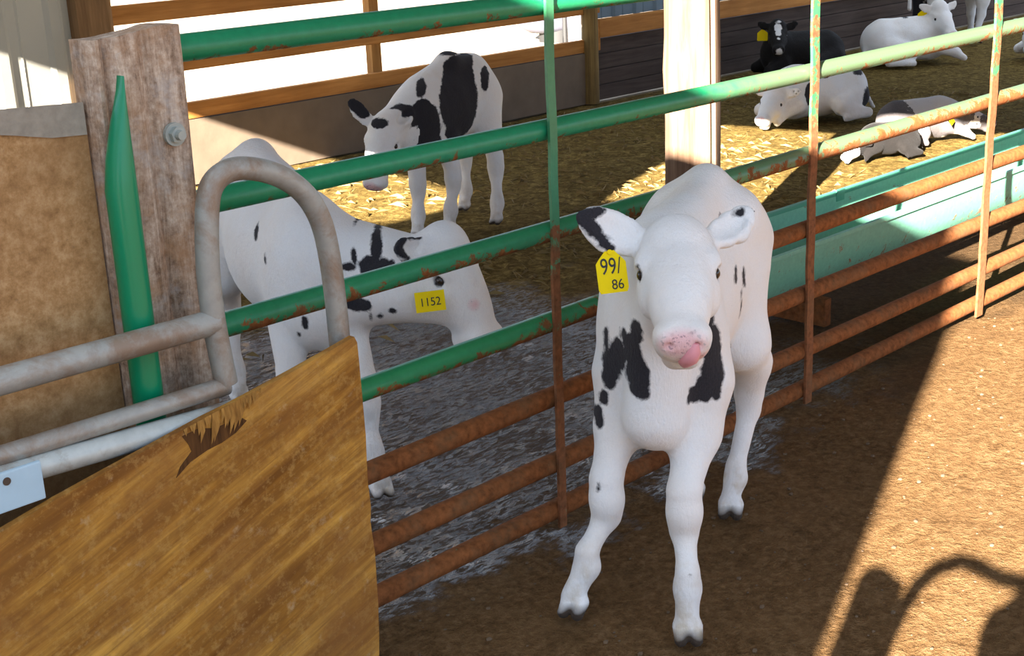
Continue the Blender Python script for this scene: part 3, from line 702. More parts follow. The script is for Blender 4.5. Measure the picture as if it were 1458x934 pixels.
# ------------------------------------------------------------------ calves: one continuous surface each
def vec(*p): return np.array(p, dtype=np.float32)
class Body:
    """smooth union of tapered limbs and ovals, meshed as one skin"""
    def __init__(s): s.p = []; s.cut = []
    def cap(s, a, b, ra, rb, k=0.03, flat=None):
        s.p.append(('cap', vec(*a), vec(*b), ra, rb, k, flat)); return s
    def chain(s, pts, k=0.025, flat=None):
        for (a, ra), (b, rb) in zip(pts, pts[1:]): s.cap(a, b, ra, rb, k, flat)
        return s
    def ell(s, c, r, fwd=(0, 1, 0), upv=(0, 0, 1), k=0.03):
        f = Vector(fwd).normalized(); u = Vector(upv); u = (u - f*u.dot(f)).normalized(); rr = f.cross(u)
        A = np.array([rr, f, u], dtype=np.float32)           # rows: lateral, along, vertical
        s.p.append(('ell', vec(*c), np.array(r, dtype=np.float32), A, 0, k, None)); return s
    def carve(s, c, r, fwd=(0, 1, 0), upv=(0, 0, 1), k=0.01):
        f = Vector(fwd).normalized(); u = Vector(upv); u = (u - f*u.dot(f)).normalized(); rr = f.cross(u)
        s.cut.append((vec(*c), np.array(r, dtype=np.float32), np.array([rr, f, u], dtype=np.float32), k)); return s
    def mesh(s, name, h):
        lo = np.array([1e9]*3); hi = -lo
        for q in s.p:
            if q[0] == 'cap':
                for c, r in ((q[1], q[3]), (q[2], q[4])): lo = np.minimum(lo, c-r); hi = np.maximum(hi, c+r)
            else: lo = np.minimum(lo, q[1]-q[2].max()); hi = np.maximum(hi, q[1]+q[2].max())
        lo = lo-3*h-0.02; hi = hi+3*h+0.02
        n = np.ceil((hi-lo)/h).astype(int)+1
        ax = [lo[i]+h*np.arange(n[i]) for i in range(3)]
        D = np.full(n, 0.3, dtype=np.float32)
        def sub(c0, c1):
            a = np.clip(np.floor((c0-lo)/h).astype(int), 0, n-1); b = np.clip(np.ceil((c1-lo)/h).astype(int)+1, 1, n)
            sl_ = tuple(slice(a[i], b[i]) for i in range(3))
            X = ax[0][sl_[0]][:, None, None].astype(np.float32); Y = ax[1][sl_[1]][None, :, None].astype(np.float32); Z = ax[2][sl_[2]][None, None, :].astype(np.float32)
            return sl_, X, Y, Z
        def elld(X, Y, Z, c, r, A):
            x, y, z = X-c[0], Y-c[1], Z-c[2]
            u = [(A[i, 0]*x+A[i, 1]*y+A[i, 2]*z) for i in range(3)]
            k0 = np.sqrt(sum((u[i]/r[i])**2 for i in range(3))); k1 = np.sqrt(sum((u[i]/r[i]**2)**2 for i in range(3)))
            return np.where(k1 > 1e-6, k0*(k0-1)/np.maximum(k1, 1e-6), -r.min())
        for q in s.p:
            k = q[5]
            if q[0] == 'cap':
                _, a, b, ra, rb, k, flat = q
                m = max(ra, rb)+2*k+0.02
                sl_, X, Y, Z = sub(np.minimum(a, b)-m, np.maximum(a, b)+m)
                ab = b-a; L2 = float(ab@ab)+1e-9
                x, y, z = X-a[0], Y-a[1], Z-a[2]
                t = np.clip((x*ab[0]+y*ab[1]+z*ab[2])/L2, 0, 1)
                x, y, z = x-t*ab[0], y-t*ab[1], z-t*ab[2]
                if flat is not None:
                    fx, fs = np.array(flat[0], dtype=np.float32), flat[1]
                    fx = fx/np.linalg.norm(fx); w = (x*fx[0]+y*fx[1]+z*fx[2])*(1/fs-1)
                    x, y, z = x+w*fx[0], y+w*fx[1], z+w*fx[2]
                    d = (np.sqrt(x*x+y*y+z*z)-(ra+(rb-ra)*t))*min(1.0, fs+0.25)
                else: d = np.sqrt(x*x+y*y+z*z)-(ra+(rb-ra)*t)
            else:
                c, r, A = q[1], q[2], q[3]; m = r.max()+2*k+0.02
                sl_, X, Y, Z = sub(c-m, c+m); d = elld(X, Y, Z, c, r, A)
            o = D[sl_]; hh = np.maximum(k-np.abs(o-d), 0)/k
            D[sl_] = np.minimum(o, d)-hh*hh*k*0.25
        for c, r, A, k in s.cut:
            m = r.max()+2*k+0.01; sl_, X, Y, Z = sub(c-m, c+m); d = -elld(X, Y, Z, c, r, A)
            o = D[sl_]; hh = np.maximum(k-np.abs(o-d), 0)/k; D[sl_] = np.maximum(o, d)+hh*hh*k*0.25
        # surface nets
        ins = D < 0
        def corner(A_, i, j, k_): return A_[i:n[0]-1+i, j:n[1]-1+j, k_:n[2]-1+k_]
        cnt = sum(corner(ins, i, j, k_).astype(np.int8) for i in (0, 1) for j in (0, 1) for k_ in (0, 1))
        act = (cnt > 0) & (cnt < 8); idx = np.argwhere(act)
        ids = np.full(act.shape, -1, dtype=np.int64); ids[tuple(idx.T)] = np.arange(len(idx))
        acc = np.zeros((len(idx), 3)); w = np.zeros(len(idx))
        cs = [(i, j, k_) for i in (0, 1) for j in (0, 1) for k_ in (0, 1)]
        for c0 in cs:
            for axn in range(3):
                if c0[axn] == 1: continue
                c1 = list(c0); c1[axn] = 1
                d0 = D[tuple((idx+np.array(c0)).T)]; d1 = D[tuple((idx+np.array(c1)).T)]
                cr_ = (d0 < 0) != (d1 < 0); t = np.where(cr_, d0/np.where(cr_, d0-d1, 1), 0)
                p = np.array(c0, dtype=float)[None, :].repeat(len(idx), 0); p[:, axn] += t
                acc += p*cr_[:, None]; w += cr_
        V = lo + (idx + acc/w[:, None])*h
        F = []
        for axn in range(3):
            b1, b2 = (axn+1) % 3, (axn+2) % 3
            sl0 = [slice(None)]*3; sl1 = [slice(None)]*3; sl0[axn] = slice(0, -1); sl1[axn] = slice(1, None)
            a0, a1 = ins[tuple(sl0)], ins[tuple(sl1)]; E = np.argwhere(a0 != a1)
            E = E[(E[:, b1] > 0) & (E[:, b2] > 0) & (E[:, b1] < n[b1]-1) & (E[:, b2] < n[b2]-1)]
            e1 = np.zeros(3, int); e1[b1] = 1; e2 = np.zeros(3, int); e2[b2] = 1
            q = np.stack([ids[tuple((E-e1-e2).T)], ids[tuple((E-e2).T)], ids[tuple(E.T)], ids[tuple((E-e1).T)]], 1)
            fl = ~a0[tuple(E.T)]; q[fl] = q[fl][:, ::-1]; F.append(q)
        F = np.concatenate(F)
        me = bpy.data.meshes.new(name); me.from_pydata(V.tolist(), [], F.tolist()); me.update()
        me.polygons.foreach_set('use_smooth', [True]*len(me.polygons))
        return me, V
def fld(V, items):
    """distance-like field to a set of ovals: (centre, radii | radius, optional (dir))"""
    out = np.full(len(V), 1.0)
    for it in items:
        c = np.array(it[0]); r = it[1]
        if isinstance(r, (int, float)): d = np.linalg.norm(V-c, axis=1)-r
        elif len(it) == 3 and len(it[2]) == 3 and isinstance(r, tuple) and len(r) == 2:
            # capsule from c to it[2], radii r
            b = np.array(it[2]); ab = b-c; t = np.clip(((V-c)@ab)/(ab@ab), 0, 1)
            d = np.linalg.norm(V-c-t[:, None]*ab, axis=1)-(r[0]+(r[1]-r[0])*t)
        else:
            rr = np.array(r)
            if rr[1] in (0.12, 0.2, 0.22):      # a spot on one side of the body: an oval column of limited depth
                dx, dz = (V[:, 0]-c[0])/rr[0], (V[:, 2]-c[2])/rr[2]; k0 = np.hypot(dx, dz); k1 = np.hypot(dx/rr[0], dz/rr[2])
                d = np.maximum(k0*(k0-1)/np.maximum(k1, 1e-6), np.abs(V[:, 1]-c[1])-rr[1]); out = np.minimum(out, d); continue
            k0 = np.linalg.norm((V-c)/rr, axis=1); k1 = np.linalg.norm((V-c)/rr**2, axis=1); d = k0*(k0-1)/np.maximum(k1, 1e-6)
        out = np.minimum(out, d)
    return out
def set_attr(me, nm, arr):
    a = me.attributes.new(nm, 'FLOAT', 'POINT'); a.data.foreach_set('value', np.asarray(arr, dtype=np.float32))
def make_calf(body, h, base, mat, label, patches=(), pinks=(), darks=(), legs=None, group=None, name='calf'):
    base = Vector(base); t = empty(name, base); tag(t, label, 'calf', group)
    me, V = body.mesh('body', h)
    set_attr(me, 'patch', fld(V, patches)); set_attr(me, 'pink', fld(V, pinks)); set_attr(me, 'dark', fld(V, darks))
    set_attr(me, 'leg', np.clip(V[:, 2]/0.30, 0, 1) if legs is None else legs(V))
    me.transform(Matrix.Translation(-base)); me.materials.append(mat)
    o = bpy.data.objects.new('body', me); COL.objects.link(o); o.parent = t
    return t, o, V
def eye(t, c, r, look=(0, -1, 0), lid=True):
    bm = bmesh.new(); bmesh.ops.create_uvsphere(bm, u_segments=20, v_segments=14, radius=r)
    o = obj('eye', bm, M_EYE, t); o.location = Vector(c)-t.location; return o
def ear_tag(t, c, w, h, nrm, lines=(), house=True, roll=0.0, up_=(0, 0, 1)):
    """flat yellow plastic tag hanging from the ear, with handwritten numbers"""
    nv = Vector(nrm).normalized(); u = Vector(up_); u = (u-nv*u.dot(nv)).normalized(); r = u.cross(nv)
    u, r = u*math.cos(roll)+r*math.sin(roll), r*math.cos(roll)-u*math.sin(roll)
    Mx = Matrix((r, u, nv)).transposed().to_4x4(); Mx.translation = Vector(c)-t.location
    out = [(-w/2, -h*0.38), (-w*0.44, -h*0.46), (w*0.44, -h*0.46), (w/2, -h*0.38), (w/2, h*0.14), (w*0.40, h*0.22), (w*0.13, h*0.40), (w*0.10, h*0.48), (-w*0.10, h*0.48), (-w*0.13, h*0.40), (-w*0.40, h*0.22), (-w/2, h*0.14)] if house else \
          [(-w/2, -h/2), (w/2, -h/2), (w/2, h/2), (-w/2, h/2)]
    bm = bmesh.new(); prism(bm, out, (0, 0, -0.0022), ex=(1, 0, 0), ez=(0, 1, 0))
    o = obj('ear_tag', bm, M_YEL, t, smooth=False); o.matrix_local = Mx
    bm = bmesh.new(); tube(bm, [(0, h*0.36, -0.006), (0, h*0.36, 0.004)], 0.005, 12); s = obj('stud', bm, M_YEL, o)
    for txt, x, y, sz, sx in lines:
        me = text_mesh(txt, sz, sx=sx); me.materials.append(M_INK)
        q = bpy.data.objects.new('number', me); COL.objects.link(q); q.parent = o; q.location = (x, y, 0.0004)
    return o

def V3(*a): return Vector(a)
def add_head(B, P, Mz, rh, sc=1.0, brows=True):
    """head along the poll -> muzzle axis; returns its frame and the two eye places"""
    f = (Mz-P).normalized(); rr = Vector(rh); rr = (rr - f*rr.dot(f)).normalized(); u = rr.cross(f)
    if u.z < 0: u = -u
    def H(x, y, z): return P + (rr*x + f*y + u*z)*sc
    def E(c, r, k): B.ell(H(*c), tuple(q*sc for q in r), f, u, k=k*sc)
    def C(a, b, ra, rb, k): B.cap(H(*a), H(*b), ra*sc, rb*sc, k*sc)
    E((0, 0.055, -0.020), (0.078, 0.088, 0.066), 0.03)
    E((0, 0.025, 0.012), (0.050, 0.05, 0.036), 0.03)
    E((0, 0.150, -0.012), (0.060, 0.11, 0.048), 0.03)
    C((0, 0.13, -0.022), (0, 0.268, -0.024), 0.060, 0.0465, 0.03)
    C((-0.02, 0.292, -0.014), (0.02, 0.292, -0.014), 0.0325, 0.0325, 0.025)
    C((-0.018, 0.280, -0.040), (0.018, 0.280, -0.040), 0.0275, 0.0275, 0.018)
    C((-0.012, 0.268, -0.078), (0.012, 0.268, -0.078), 0.0265, 0.0265, 0.018)
    C((0, 0.10, -0.075), (0, 0.240, -0.062), 0.048, 0.028, 0.03)
    ey = []
    for sg in (-1, 1):
        E((0.062*sg, 0.088, -0.002), (0.022, 0.030, 0.020), 0.02)
        E((0.058*sg, 0.135, -0.045), (0.022, 0.05, 0.032), 0.025)
        C((0.030*sg, 0.300, 0.002), (0.034*sg, 0.285, -0.006), 0.016, 0.015, 0.014)
        e_ = H(0.0715*sg, 0.110, -0.012); ey.append(e_)
        B.carve(e_ + rr*0.006*sg*sc, (0.011*sc, 0.017*sc, 0.0125*sc), f, u, k=0.007)
        B.carve(H(0.026*sg, 0.322, -0.002), (0.007*sc, 0.010*sc, 0.005*sc), Vector(f)+rr*0.5*sg, u, k=0.006)
    B.carve(H(0, 0.300, -0.0600), (0.040*sc, 0.030*sc, 0.0028*sc), f, u, k=0.005)
    return H, f, rr, u, ey
def add_ear(B, eb, et, nE, w=1.0, carve=True):
    d = et-eb
    B.chain([(eb, 0.022*w), (eb + d*0.25, 0.031*w), (eb + d*0.55 + V3(0, 0, -0.004), 0.036*w), (eb + d*0.80, 0.027*w), (et, 0.008*w)], 0.012, flat=(Vector(nE), 0.34))
    if carve: B.carve(eb + d*0.52 + Vector(nE).normalized()*0.017*w, (0.024*w, d.length*0.36, 0.012*w), d, nE, k=0.010)
def add_hoof(B, ho, d, sc=1.0):
    d = Vector(d).normalized(); sd_ = Vector((-d.y, d.x, 0))
    for sgn in (-1, 1):
        a = ho + (sd_*0.0125*sgn + V3(0, 0, 0.030) - d*0.006)*sc; b = ho + (sd_*0.0165*sgn + V3(0, 0, 0.014) + d*0.022)*sc
        B.cap(a, b, 0.020*sc, 0.0135*sc, 0.010)
def GROW(L, f=1.1): return [(c, (r[0]*f, r[1], r[2]*f)) for c, r in L]
# ---- calf 1: white calf standing in front of the gate, facing the viewer
def calf_main():
    B = Body()
    fwd = (-0.34, -0.94, 0)
    # trunk
    B.ell((0.325, 2.90, 0.625), (0.118, 0.20, 0.215), fwd, k=0.05)
    B.ell((0.395, 3.05, 0.63), (0.140, 0.25, 0.205), fwd, k=0.06)
    B.ell((0.465, 3.19, 0.685), (0.137, 0.17, 0.175), fwd, k=0.06)
    B.cap((0.36, 2.90, 0.80), (0.465, 3.14, 0.845), 0.045, 0.040, 0.06)
    B.cap((0.465, 3.14, 0.855), (0.47, 3.20, 0.84), 0.035, 0.04, 0.04)          # hip point
    B.cap((0.53, 3.12, 0.78), (0.565, 3.22, 0.70), 0.06, 0.07, 0.05)
    B.cap((0.40, 3.17, 0.78), (0.375, 3.25, 0.70), 0.06, 0.07, 0.05)
    # neck
    B.cap((0.325, 2.86, 0.72), (0.33, 2.66, 0.800), 0.105, 0.072, 0.05)
    B.cap((0.315, 2.80, 0.60), (0.315, 2.62, 0.72), 0.100, 0.058, 0.05)
    B.cap((0.305, 2.70, 0.62), (0.295, 2.70, 0.455), 0.062, 0.068, 0.04)       # throat and dewlap
    B.cap((0.295, 2.71, 0.455), (0.30, 2.78, 0.42), 0.058, 0.07, 0.04)
    # shoulders
    B.ell((0.243, 2.84, 0.565), (0.050, 0.10, 0.150), (0.15, -1, -0.15), k=0.045)
    B.ell((0.405, 2.79, 0.56), (0.058, 0.10, 0.155), (-0.25, -1, -0.15), k=0.045)
    # front legs
    def foreleg(sh, el, kn, fe, ho, out):
        B.chain([(sh, 0.070), (el, 0.049), (kn + V3(0, 0, 0.055), 0.033)], 0.035)
        B.chain([(kn + V3(0, 0, 0.055), 0.033), (kn + V3(0, -0.006, 0.012), 0.0335), (kn + V3(0, 0, -0.03), 0.029)], 0.02)
        B.cap(kn + V3(0, -0.008, -0.002), kn + V3(0, -0.008, 0.018), 0.0325, 0.0325, 0.015)
        B.chain([(kn + V3(0, 0, -0.03), 0.026), (fe + V3(0, 0, 0.035), 0.0215), (fe, 0.0265)], 0.02)
        B.cap(fe + V3(0, 0.014, -0.005), fe + V3(0, 0.014, 0.008), 0.02, 0.02, 0.015)
        B.chain([(fe, 0.0255), (ho + V3(0, 0.012, 0.045), 0.0255)], 0.02)
        hoof(ho, out)
    def hoof(ho, d): add_hoof(B, ho, d)
    kL = V3(0.190, 2.745, 0.240); kR = V3(0.345, 2.640, 0.252)
    hL = V3(0.110, 2.690, 0.0); hR = V3(0.342, 2.560, 0.0)
    foreleg(V3(0.240, 2.83, 0.50), V3(0.226, 2.815, 0.40), kL, V3(0.142, 2.712, 0.105), hL, (-0.5, -1, 0))
    foreleg(V3(0.398, 2.77, 0.50), V3(0.383, 2.735, 0.40), kR, V3(0.345, 2.585, 0.112), hR, (-0.05, -1, 0))
    # hind legs
    def hind(hip, st, hk, fe, ho, d):
        B.chain([(hip, 0.090), (st, 0.062), (hk + V3(-0.006, -0.03, 0.10), 0.047), (hk + V3(0, -0.01, 0.04), 0.034)], 0.045)
        B.chain([(hk + V3(0, -0.02, 0.07), 0.036), (hk, 0.031), (hk + V3(0, 0, -0.04), 0.0265)], 0.025)
        B.cap(hk + V3(0, 0.02, 0.035), hk, 0.016, 0.022, 0.02)
        B.chain([(hk + V3(0, 0, -0.04), 0.0255), (fe + V3(0, 0, 0.03), 0.021), (fe, 0.026)], 0.02)
        B.chain([(fe, 0.025), (ho + V3(0, 0.012, 0.042), 0.024)], 0.02)
        hoof(ho, d)
    hk = V3(0.588, 3.245, 0.285); hk2 = V3(0.43, 3.31, 0.285)
    hHR = V3(0.528, 3.145, 0.0); hHL = V3(0.448, 3.255, 0.0)
    hind(V3(0.525, 3.17, 0.62), V3(0.548, 3.14, 0.46), hk, V3(0.545, 3.175, 0.092), hHR, (-0.25, -1, 0))
    hind(V3(0.40, 3.22, 0.62), V3(0.405, 3.16, 0.44), hk2, V3(0.445, 3.28, 0.092), hHL, (-0.25, -1, 0))
    # tail
    B.chain([(V3(0.505, 3.335, 0.79), 0.020), (V3(0.53, 3.38, 0.60), 0.014), (V3(0.53, 3.38, 0.42), 0.020), (V3(0.53, 3.385, 0.34), 0.01)], 0.02)
    P = V3(0.334, 2.665, 0.857); Mz = V3(0.312, 2.405, 0.735)
    H, f, rr, u, eyes = add_head(B, P, Mz, (0.985, -0.1, 0.0))
    eb = H(-0.068, 0.020, -0.008); et = V3(0.144, 2.635, 0.906); nE = V3(0.25, -0.9, 0.35); d = et-eb
    eb2 = H(0.070, 0.020, -0.006); et2 = V3(0.488, 2.69, 0.889); d2 = et2-eb2; nE2 = V3(-0.55, -0.8, 0.25)
    add_ear(B, eb, et, nE, 1.12); add_ear(B, eb2, et2, nE2, 0.95)
    hooves = [((q.x, q.y-0.008, -0.015), (0.060, 0.07, 0.047)) for q in (hL, hR, hHR, hHL)]
    patches = [
    ] + GROW([((0.251, 2.740, 0.658), (0.010, 0.120, 0.026)), ((0.243, 2.740, 0.612), (0.016, 0.120, 0.037)), ((0.254, 2.740, 0.564), (0.021, 0.120, 0.037)), ((0.256, 2.740, 0.533), (0.019, 0.120, 0.016)), ((0.220, 2.740, 0.589), (0.015, 0.120, 0.034)), ((0.208, 2.740, 0.555), (0.016, 0.120, 0.038)), ((0.201, 2.740, 0.520), (0.013, 0.120, 0.022)), ((0.198, 2.740, 0.603), (0.005, 0.120, 0.029)), ((0.230, 2.740, 0.632), (0.007, 0.120, 0.018)), ((0.191, 2.740, 0.472), (0.009, 0.120, 0.016)), ((0.180, 2.740, 0.425), (0.010, 0.120, 0.022))] + [((0.406, 2.720, 0.657), (0.010, 0.120, 0.026)), ((0.412, 2.720, 0.603), (0.019, 0.120, 0.044)), ((0.412, 2.720, 0.549), (0.024, 0.120, 0.044)), ((0.395, 2.720, 0.518), (0.022, 0.120, 0.030)), ((0.372, 2.720, 0.508), (0.013, 0.120, 0.018)), ((0.362, 2.720, 0.502), (0.007, 0.120, 0.010)), ((0.421, 2.720, 0.501), (0.010, 0.120, 0.018))]) + [((0.464, 3.000, 0.801), (0.006, 0.120, 0.002)), ((0.475, 3.000, 0.807), (0.004, 0.120, 0.003)), ((0.503, 3.000, 0.681), (0.005, 0.120, 0.017)), ((0.530, 3.000, 0.663), (0.005, 0.120, 0.021)), ((0.534, 3.000, 0.647), (0.004, 0.120, 0.011)), ((0.506, 3.000, 0.481), (0.005, 0.120, 0.018)), ((0.523, 3.000, 0.606), (0.003, 0.120, 0.032))] + [
        # ear edges
        (et + V3(0, 0, 0), (0.018, 0.008), eb + d*0.60 + V3(0.0, 0.0, 0.040)), (et, (0.018, 0.010), eb + d*0.55 + V3(0, -0.02, -0.034)),
        (eb + d*0.6 + V3(0, -0.02, -0.012), (0.010, 0.005), eb+d*0.42 + V3(0, -0.02, -0.006)),
        (et2, (0.011, 0.009), eb2 + d2*0.55 + V3(0, 0, 0.022)), (eb2 + d2*0.55 + V3(0, 0, 0.024), (0.009, 0.005), eb2 + d2*0.2 + V3(0, 0, 0.028)),
        ((kL.x-0.020, kL.y-0.035, kL.z+0.055), (0.006, 0.008, 0.012)), ((hR.x+0.004, 2.555, 0.155), 0.004), ((hR.x+0.004, 2.555, 0.175), 0.003),
        # eye surrounds
        (eyes[0] + f*(-0.024) + u*0.010, (0.006, 0.008), eyes[0] + f*(-0.004) + u*0.012 - rr*0.002), (eyes[1] + f*(-0.012) + u*0.008, (0.005, 0.007), eyes[1] + f*0.012 + u*0.004),
        (eyes[0], (0.013, 0.019, 0.014)), (eyes[1], (0.013, 0.019, 0.014)),
        # flecks on the nose
        (H(-0.012, 0.325, 0.004), (0.0035, 0.003), H(-0.024, 0.326, -0.010)), (H(-0.006, 0.327, -0.010), (0.004, 0.003), H(-0.020, 0.326, -0.018)), (H(0.012, 0.31, 0.016), (0.0025, 0.002), H(0.026, 0.30, 0.016)),
        (H(-0.026, 0.30, 0.015), (0.0025, 0.003), H(-0.018, 0.312, 0.012)), (H(0.036, 0.298, -0.032), (0.004, 0.005), H(0.044, 0.285, -0.038)),
    ]
    pinks = [(H(0, 0.312, -0.004), (0.044, 0.030, 0.026)), (H(0.018, 0.312, -0.034), (0.03, 0.024, 0.017))]
    base = (0.33, 2.85, 0)
    t, o, V = make_calf(B, 0.0052, base, M_COAT, 'white calf with black shoulder patches standing in front of the gate, facing the viewer', patches, pinks, hooves,
                        legs=lambda V: np.clip(V[:, 2]/0.42, 0, 1))
    for e_, sg in zip(eyes, (-1, 1)):
        eye(t, e_ - rr*0.0045*sg, 0.0135)
    # tongue licking the upper lip
    bm = bmesh.new()
    tube(bm, [H(0.000, 0.296, -0.052)-t.location, H(0.006, 0.312, -0.046)-t.location, H(0.014, 0.321, -0.030)-t.location, H(0.020, 0.321, -0.014)-t.location, H(0.023, 0.317, 0.000)-t.location], [0.013, 0.016, 0.0165, 0.0135, 0.006], 14)
    tg = obj('tongue', bm, m_plain('tongue_pink', (0.70, 0.30, 0.34), 0.35, var=0.1), t); tg['label'] = 'pink tongue curled over the upper lip'
    c = eb + d*0.42 + V3(-0.014, -0.035, -0.066)
    ear_tag(t, c, 0.060, 0.098, (0.10, -0.93, 0.30), [('99/', -0.001, 0.006, 0.046, 0.72), ('86', 0.009, -0.030, 0.028, 0.9)], roll=R(-3))
    return t
calf_main()
#__CALVES2__
# ---- calf 2: white calf with its head lowered behind the gate
def calf_left():
    B = Body(); fwd = (0.36, -0.93, 0)
    B.ell((-0.545, 3.64, 0.55), (0.135, 0.20, 0.205), fwd, k=0.05)
    B.ell((-0.665, 3.90, 0.56), (0.155, 0.27, 0.205), fwd, k=0.06)
    B.ell((-0.775, 4.14, 0.62), (0.145, 0.18, 0.185), fwd, k=0.06)
    B.cap((-0.54, 3.66, 0.71), (-0.745, 4.12, 0.79), 0.05, 0.045, 0.06)
    B.cap((-0.50, 3.62, 0.58), (-0.25, 3.50, 0.585), 0.135, 0.085, 0.05)
    B.cap((-0.47, 3.56, 0.47), (-0.28, 3.48, 0.53), 0.085, 0.065, 0.05)
    B.ell((-0.50, 3.55, 0.47), (0.11, 0.10, 0.11), fwd, k=0.05)
    def leg(a, kn, fe, ho, r0_=0.06):
        B.chain([(a, r0_), (kn + V3(0, 0, 0.05), 0.034), (kn, 0.034), (kn + V3(0, 0, -0.04), 0.026), (fe + V3(0, 0, 0.03), 0.022), (fe, 0.027), (ho + V3(0, 0, 0.045), 0.026)], 0.025)
        add_hoof(B, ho, (0.4, -1, 0)); hv.append(ho)
    hv = []
    leg(V3(-0.455, 3.55, 0.44), V3(-0.395, 3.43, 0.235), V3(-0.385, 3.40, 0.10), V3(-0.365, 3.36, 0))
    leg(V3(-0.60, 3.56, 0.44), V3(-0.60, 3.50, 0.235), V3(-0.60, 3.50, 0.10), V3(-0.60, 3.46, 0))
    for dx in (-0.075, 0.085):
        B.cap((-0.78+dx, 4.14, 0.58), (-0.80+dx, 4.10, 0.42), 0.10, 0.065, 0.05)
        leg(V3(-0.80+dx, 4.12, 0.42), V3(-0.82+dx, 4.20, 0.26), V3(-0.81+dx, 4.15, 0.09), V3(-0.80+dx, 4.12, 0), 0.06)
    B.chain([(V3(-0.83, 4.30, 0.72), 0.02), (V3(-0.86, 4.36, 0.5), 0.014), (V3(-0.86, 4.36, 0.34), 0.018)], 0.02)
    B.cap((-0.32, 3.49, 0.53), (-0.15, 3.46, 0.495), 0.080, 0.060, 0.04)
    P = V3(-0.175, 3.50, 0.672); Mz = V3(-0.060, 3.42, 0.418)
    H, f, rr, u, eyes = add_head(B, P, Mz, (-0.52, -0.85, -0.06), 1.02)
    if u.z < 0: pass
    eb = H(0.050, 0.025, -0.03); et = V3(-0.282, 3.385, 0.668)
    nE = V3(0.15, -0.9, 0.25)
    add_ear(B, eb, et, nE, 0.95)
    eb2 = H(-0.055, 0.015, -0.02); add_ear(B, eb2, V3(-0.27, 3.66, 0.62), (0.2, -0.3, 0.6), 0.85, False)
    d = et-eb
    pat = LEFTP_ + [(eb+d*0.2+V3(0, 0, 0.038), (0.009, 0.011), eb+d*0.7+V3(0, 0, 0.036)), (eb+d*0.7+V3(0, 0, 0.036), (0.012, 0.012), et), (et, (0.014, 0.011), eb+d*0.62+V3(0, 0, -0.038)),
           (eyes[1], (0.014, 0.018, 0.014)), (eyes[0], (0.014, 0.018, 0.014))]
    pinks = [(H(0, 0.326, -0.012), (0.040, 0.018, 0.024)), (H(0.034, 0.20, 0.022), (0.012, 0.012, 0.012))]
    t, o, V = make_calf(B, 0.0062, (-0.60, 3.80, 0), M_COAT, 'white calf with black neck flecks lowering its head behind the gate, beside the grey loop', pat, pinks, [((q.x, q.y, -0.015), (0.055, 0.06, 0.041)) for q in hv])
    eye(t, eyes[1] - rr*0.004, 0.0135); eye(t, eyes[0] + rr*0.004, 0.0135)
    ear_tag(t, (-0.205, 3.365, 0.530), 0.076, 0.052, (0.1, -0.95, 0.25), [('1152', 0, -0.002, 0.030, 0.92)], house=False, roll=R(-3))
LEFTP_ = [((-0.682, 3.500, 0.741), (0.008, 0.200, 0.020)), ((-0.689, 3.500, 0.666), (0.009, 0.200, 0.031)), ((-0.647, 3.500, 0.611), (0.004, 0.200, 0.013)), ((-0.711, 3.500, 0.720), (0.003, 0.200, 0.009)), ((-0.342, 3.500, 0.656), (0.016, 0.200, 0.035)), ((-0.358, 3.500, 0.606), (0.031, 0.200, 0.028)), ((-0.322, 3.500, 0.604), (0.024, 0.200, 0.024)), ((-0.401, 3.500, 0.631), (0.007, 0.200, 0.020)), ((-0.414, 3.500, 0.605), (0.020, 0.200, 0.011)), ((-0.299, 3.500, 0.615), (0.007, 0.200, 0.011)), ((-0.399, 3.500, 0.508), (0.041, 0.200, 0.020)), ((-0.540, 3.500, 0.460), (0.009, 0.200, 0.019)), ((-0.562, 3.500, 0.425), (0.006, 0.200, 0.007)), ((-0.305, 3.500, 0.496), (0.011, 0.200, 0.009)), ((-0.340, 3.500, 0.478), (0.009, 0.200, 0.007)), ((-0.366, 3.500, 0.475), (0.004, 0.200, 0.015)), ((-0.401, 3.500, 0.697), (0.005, 0.200, 0.004))]
calf_left()

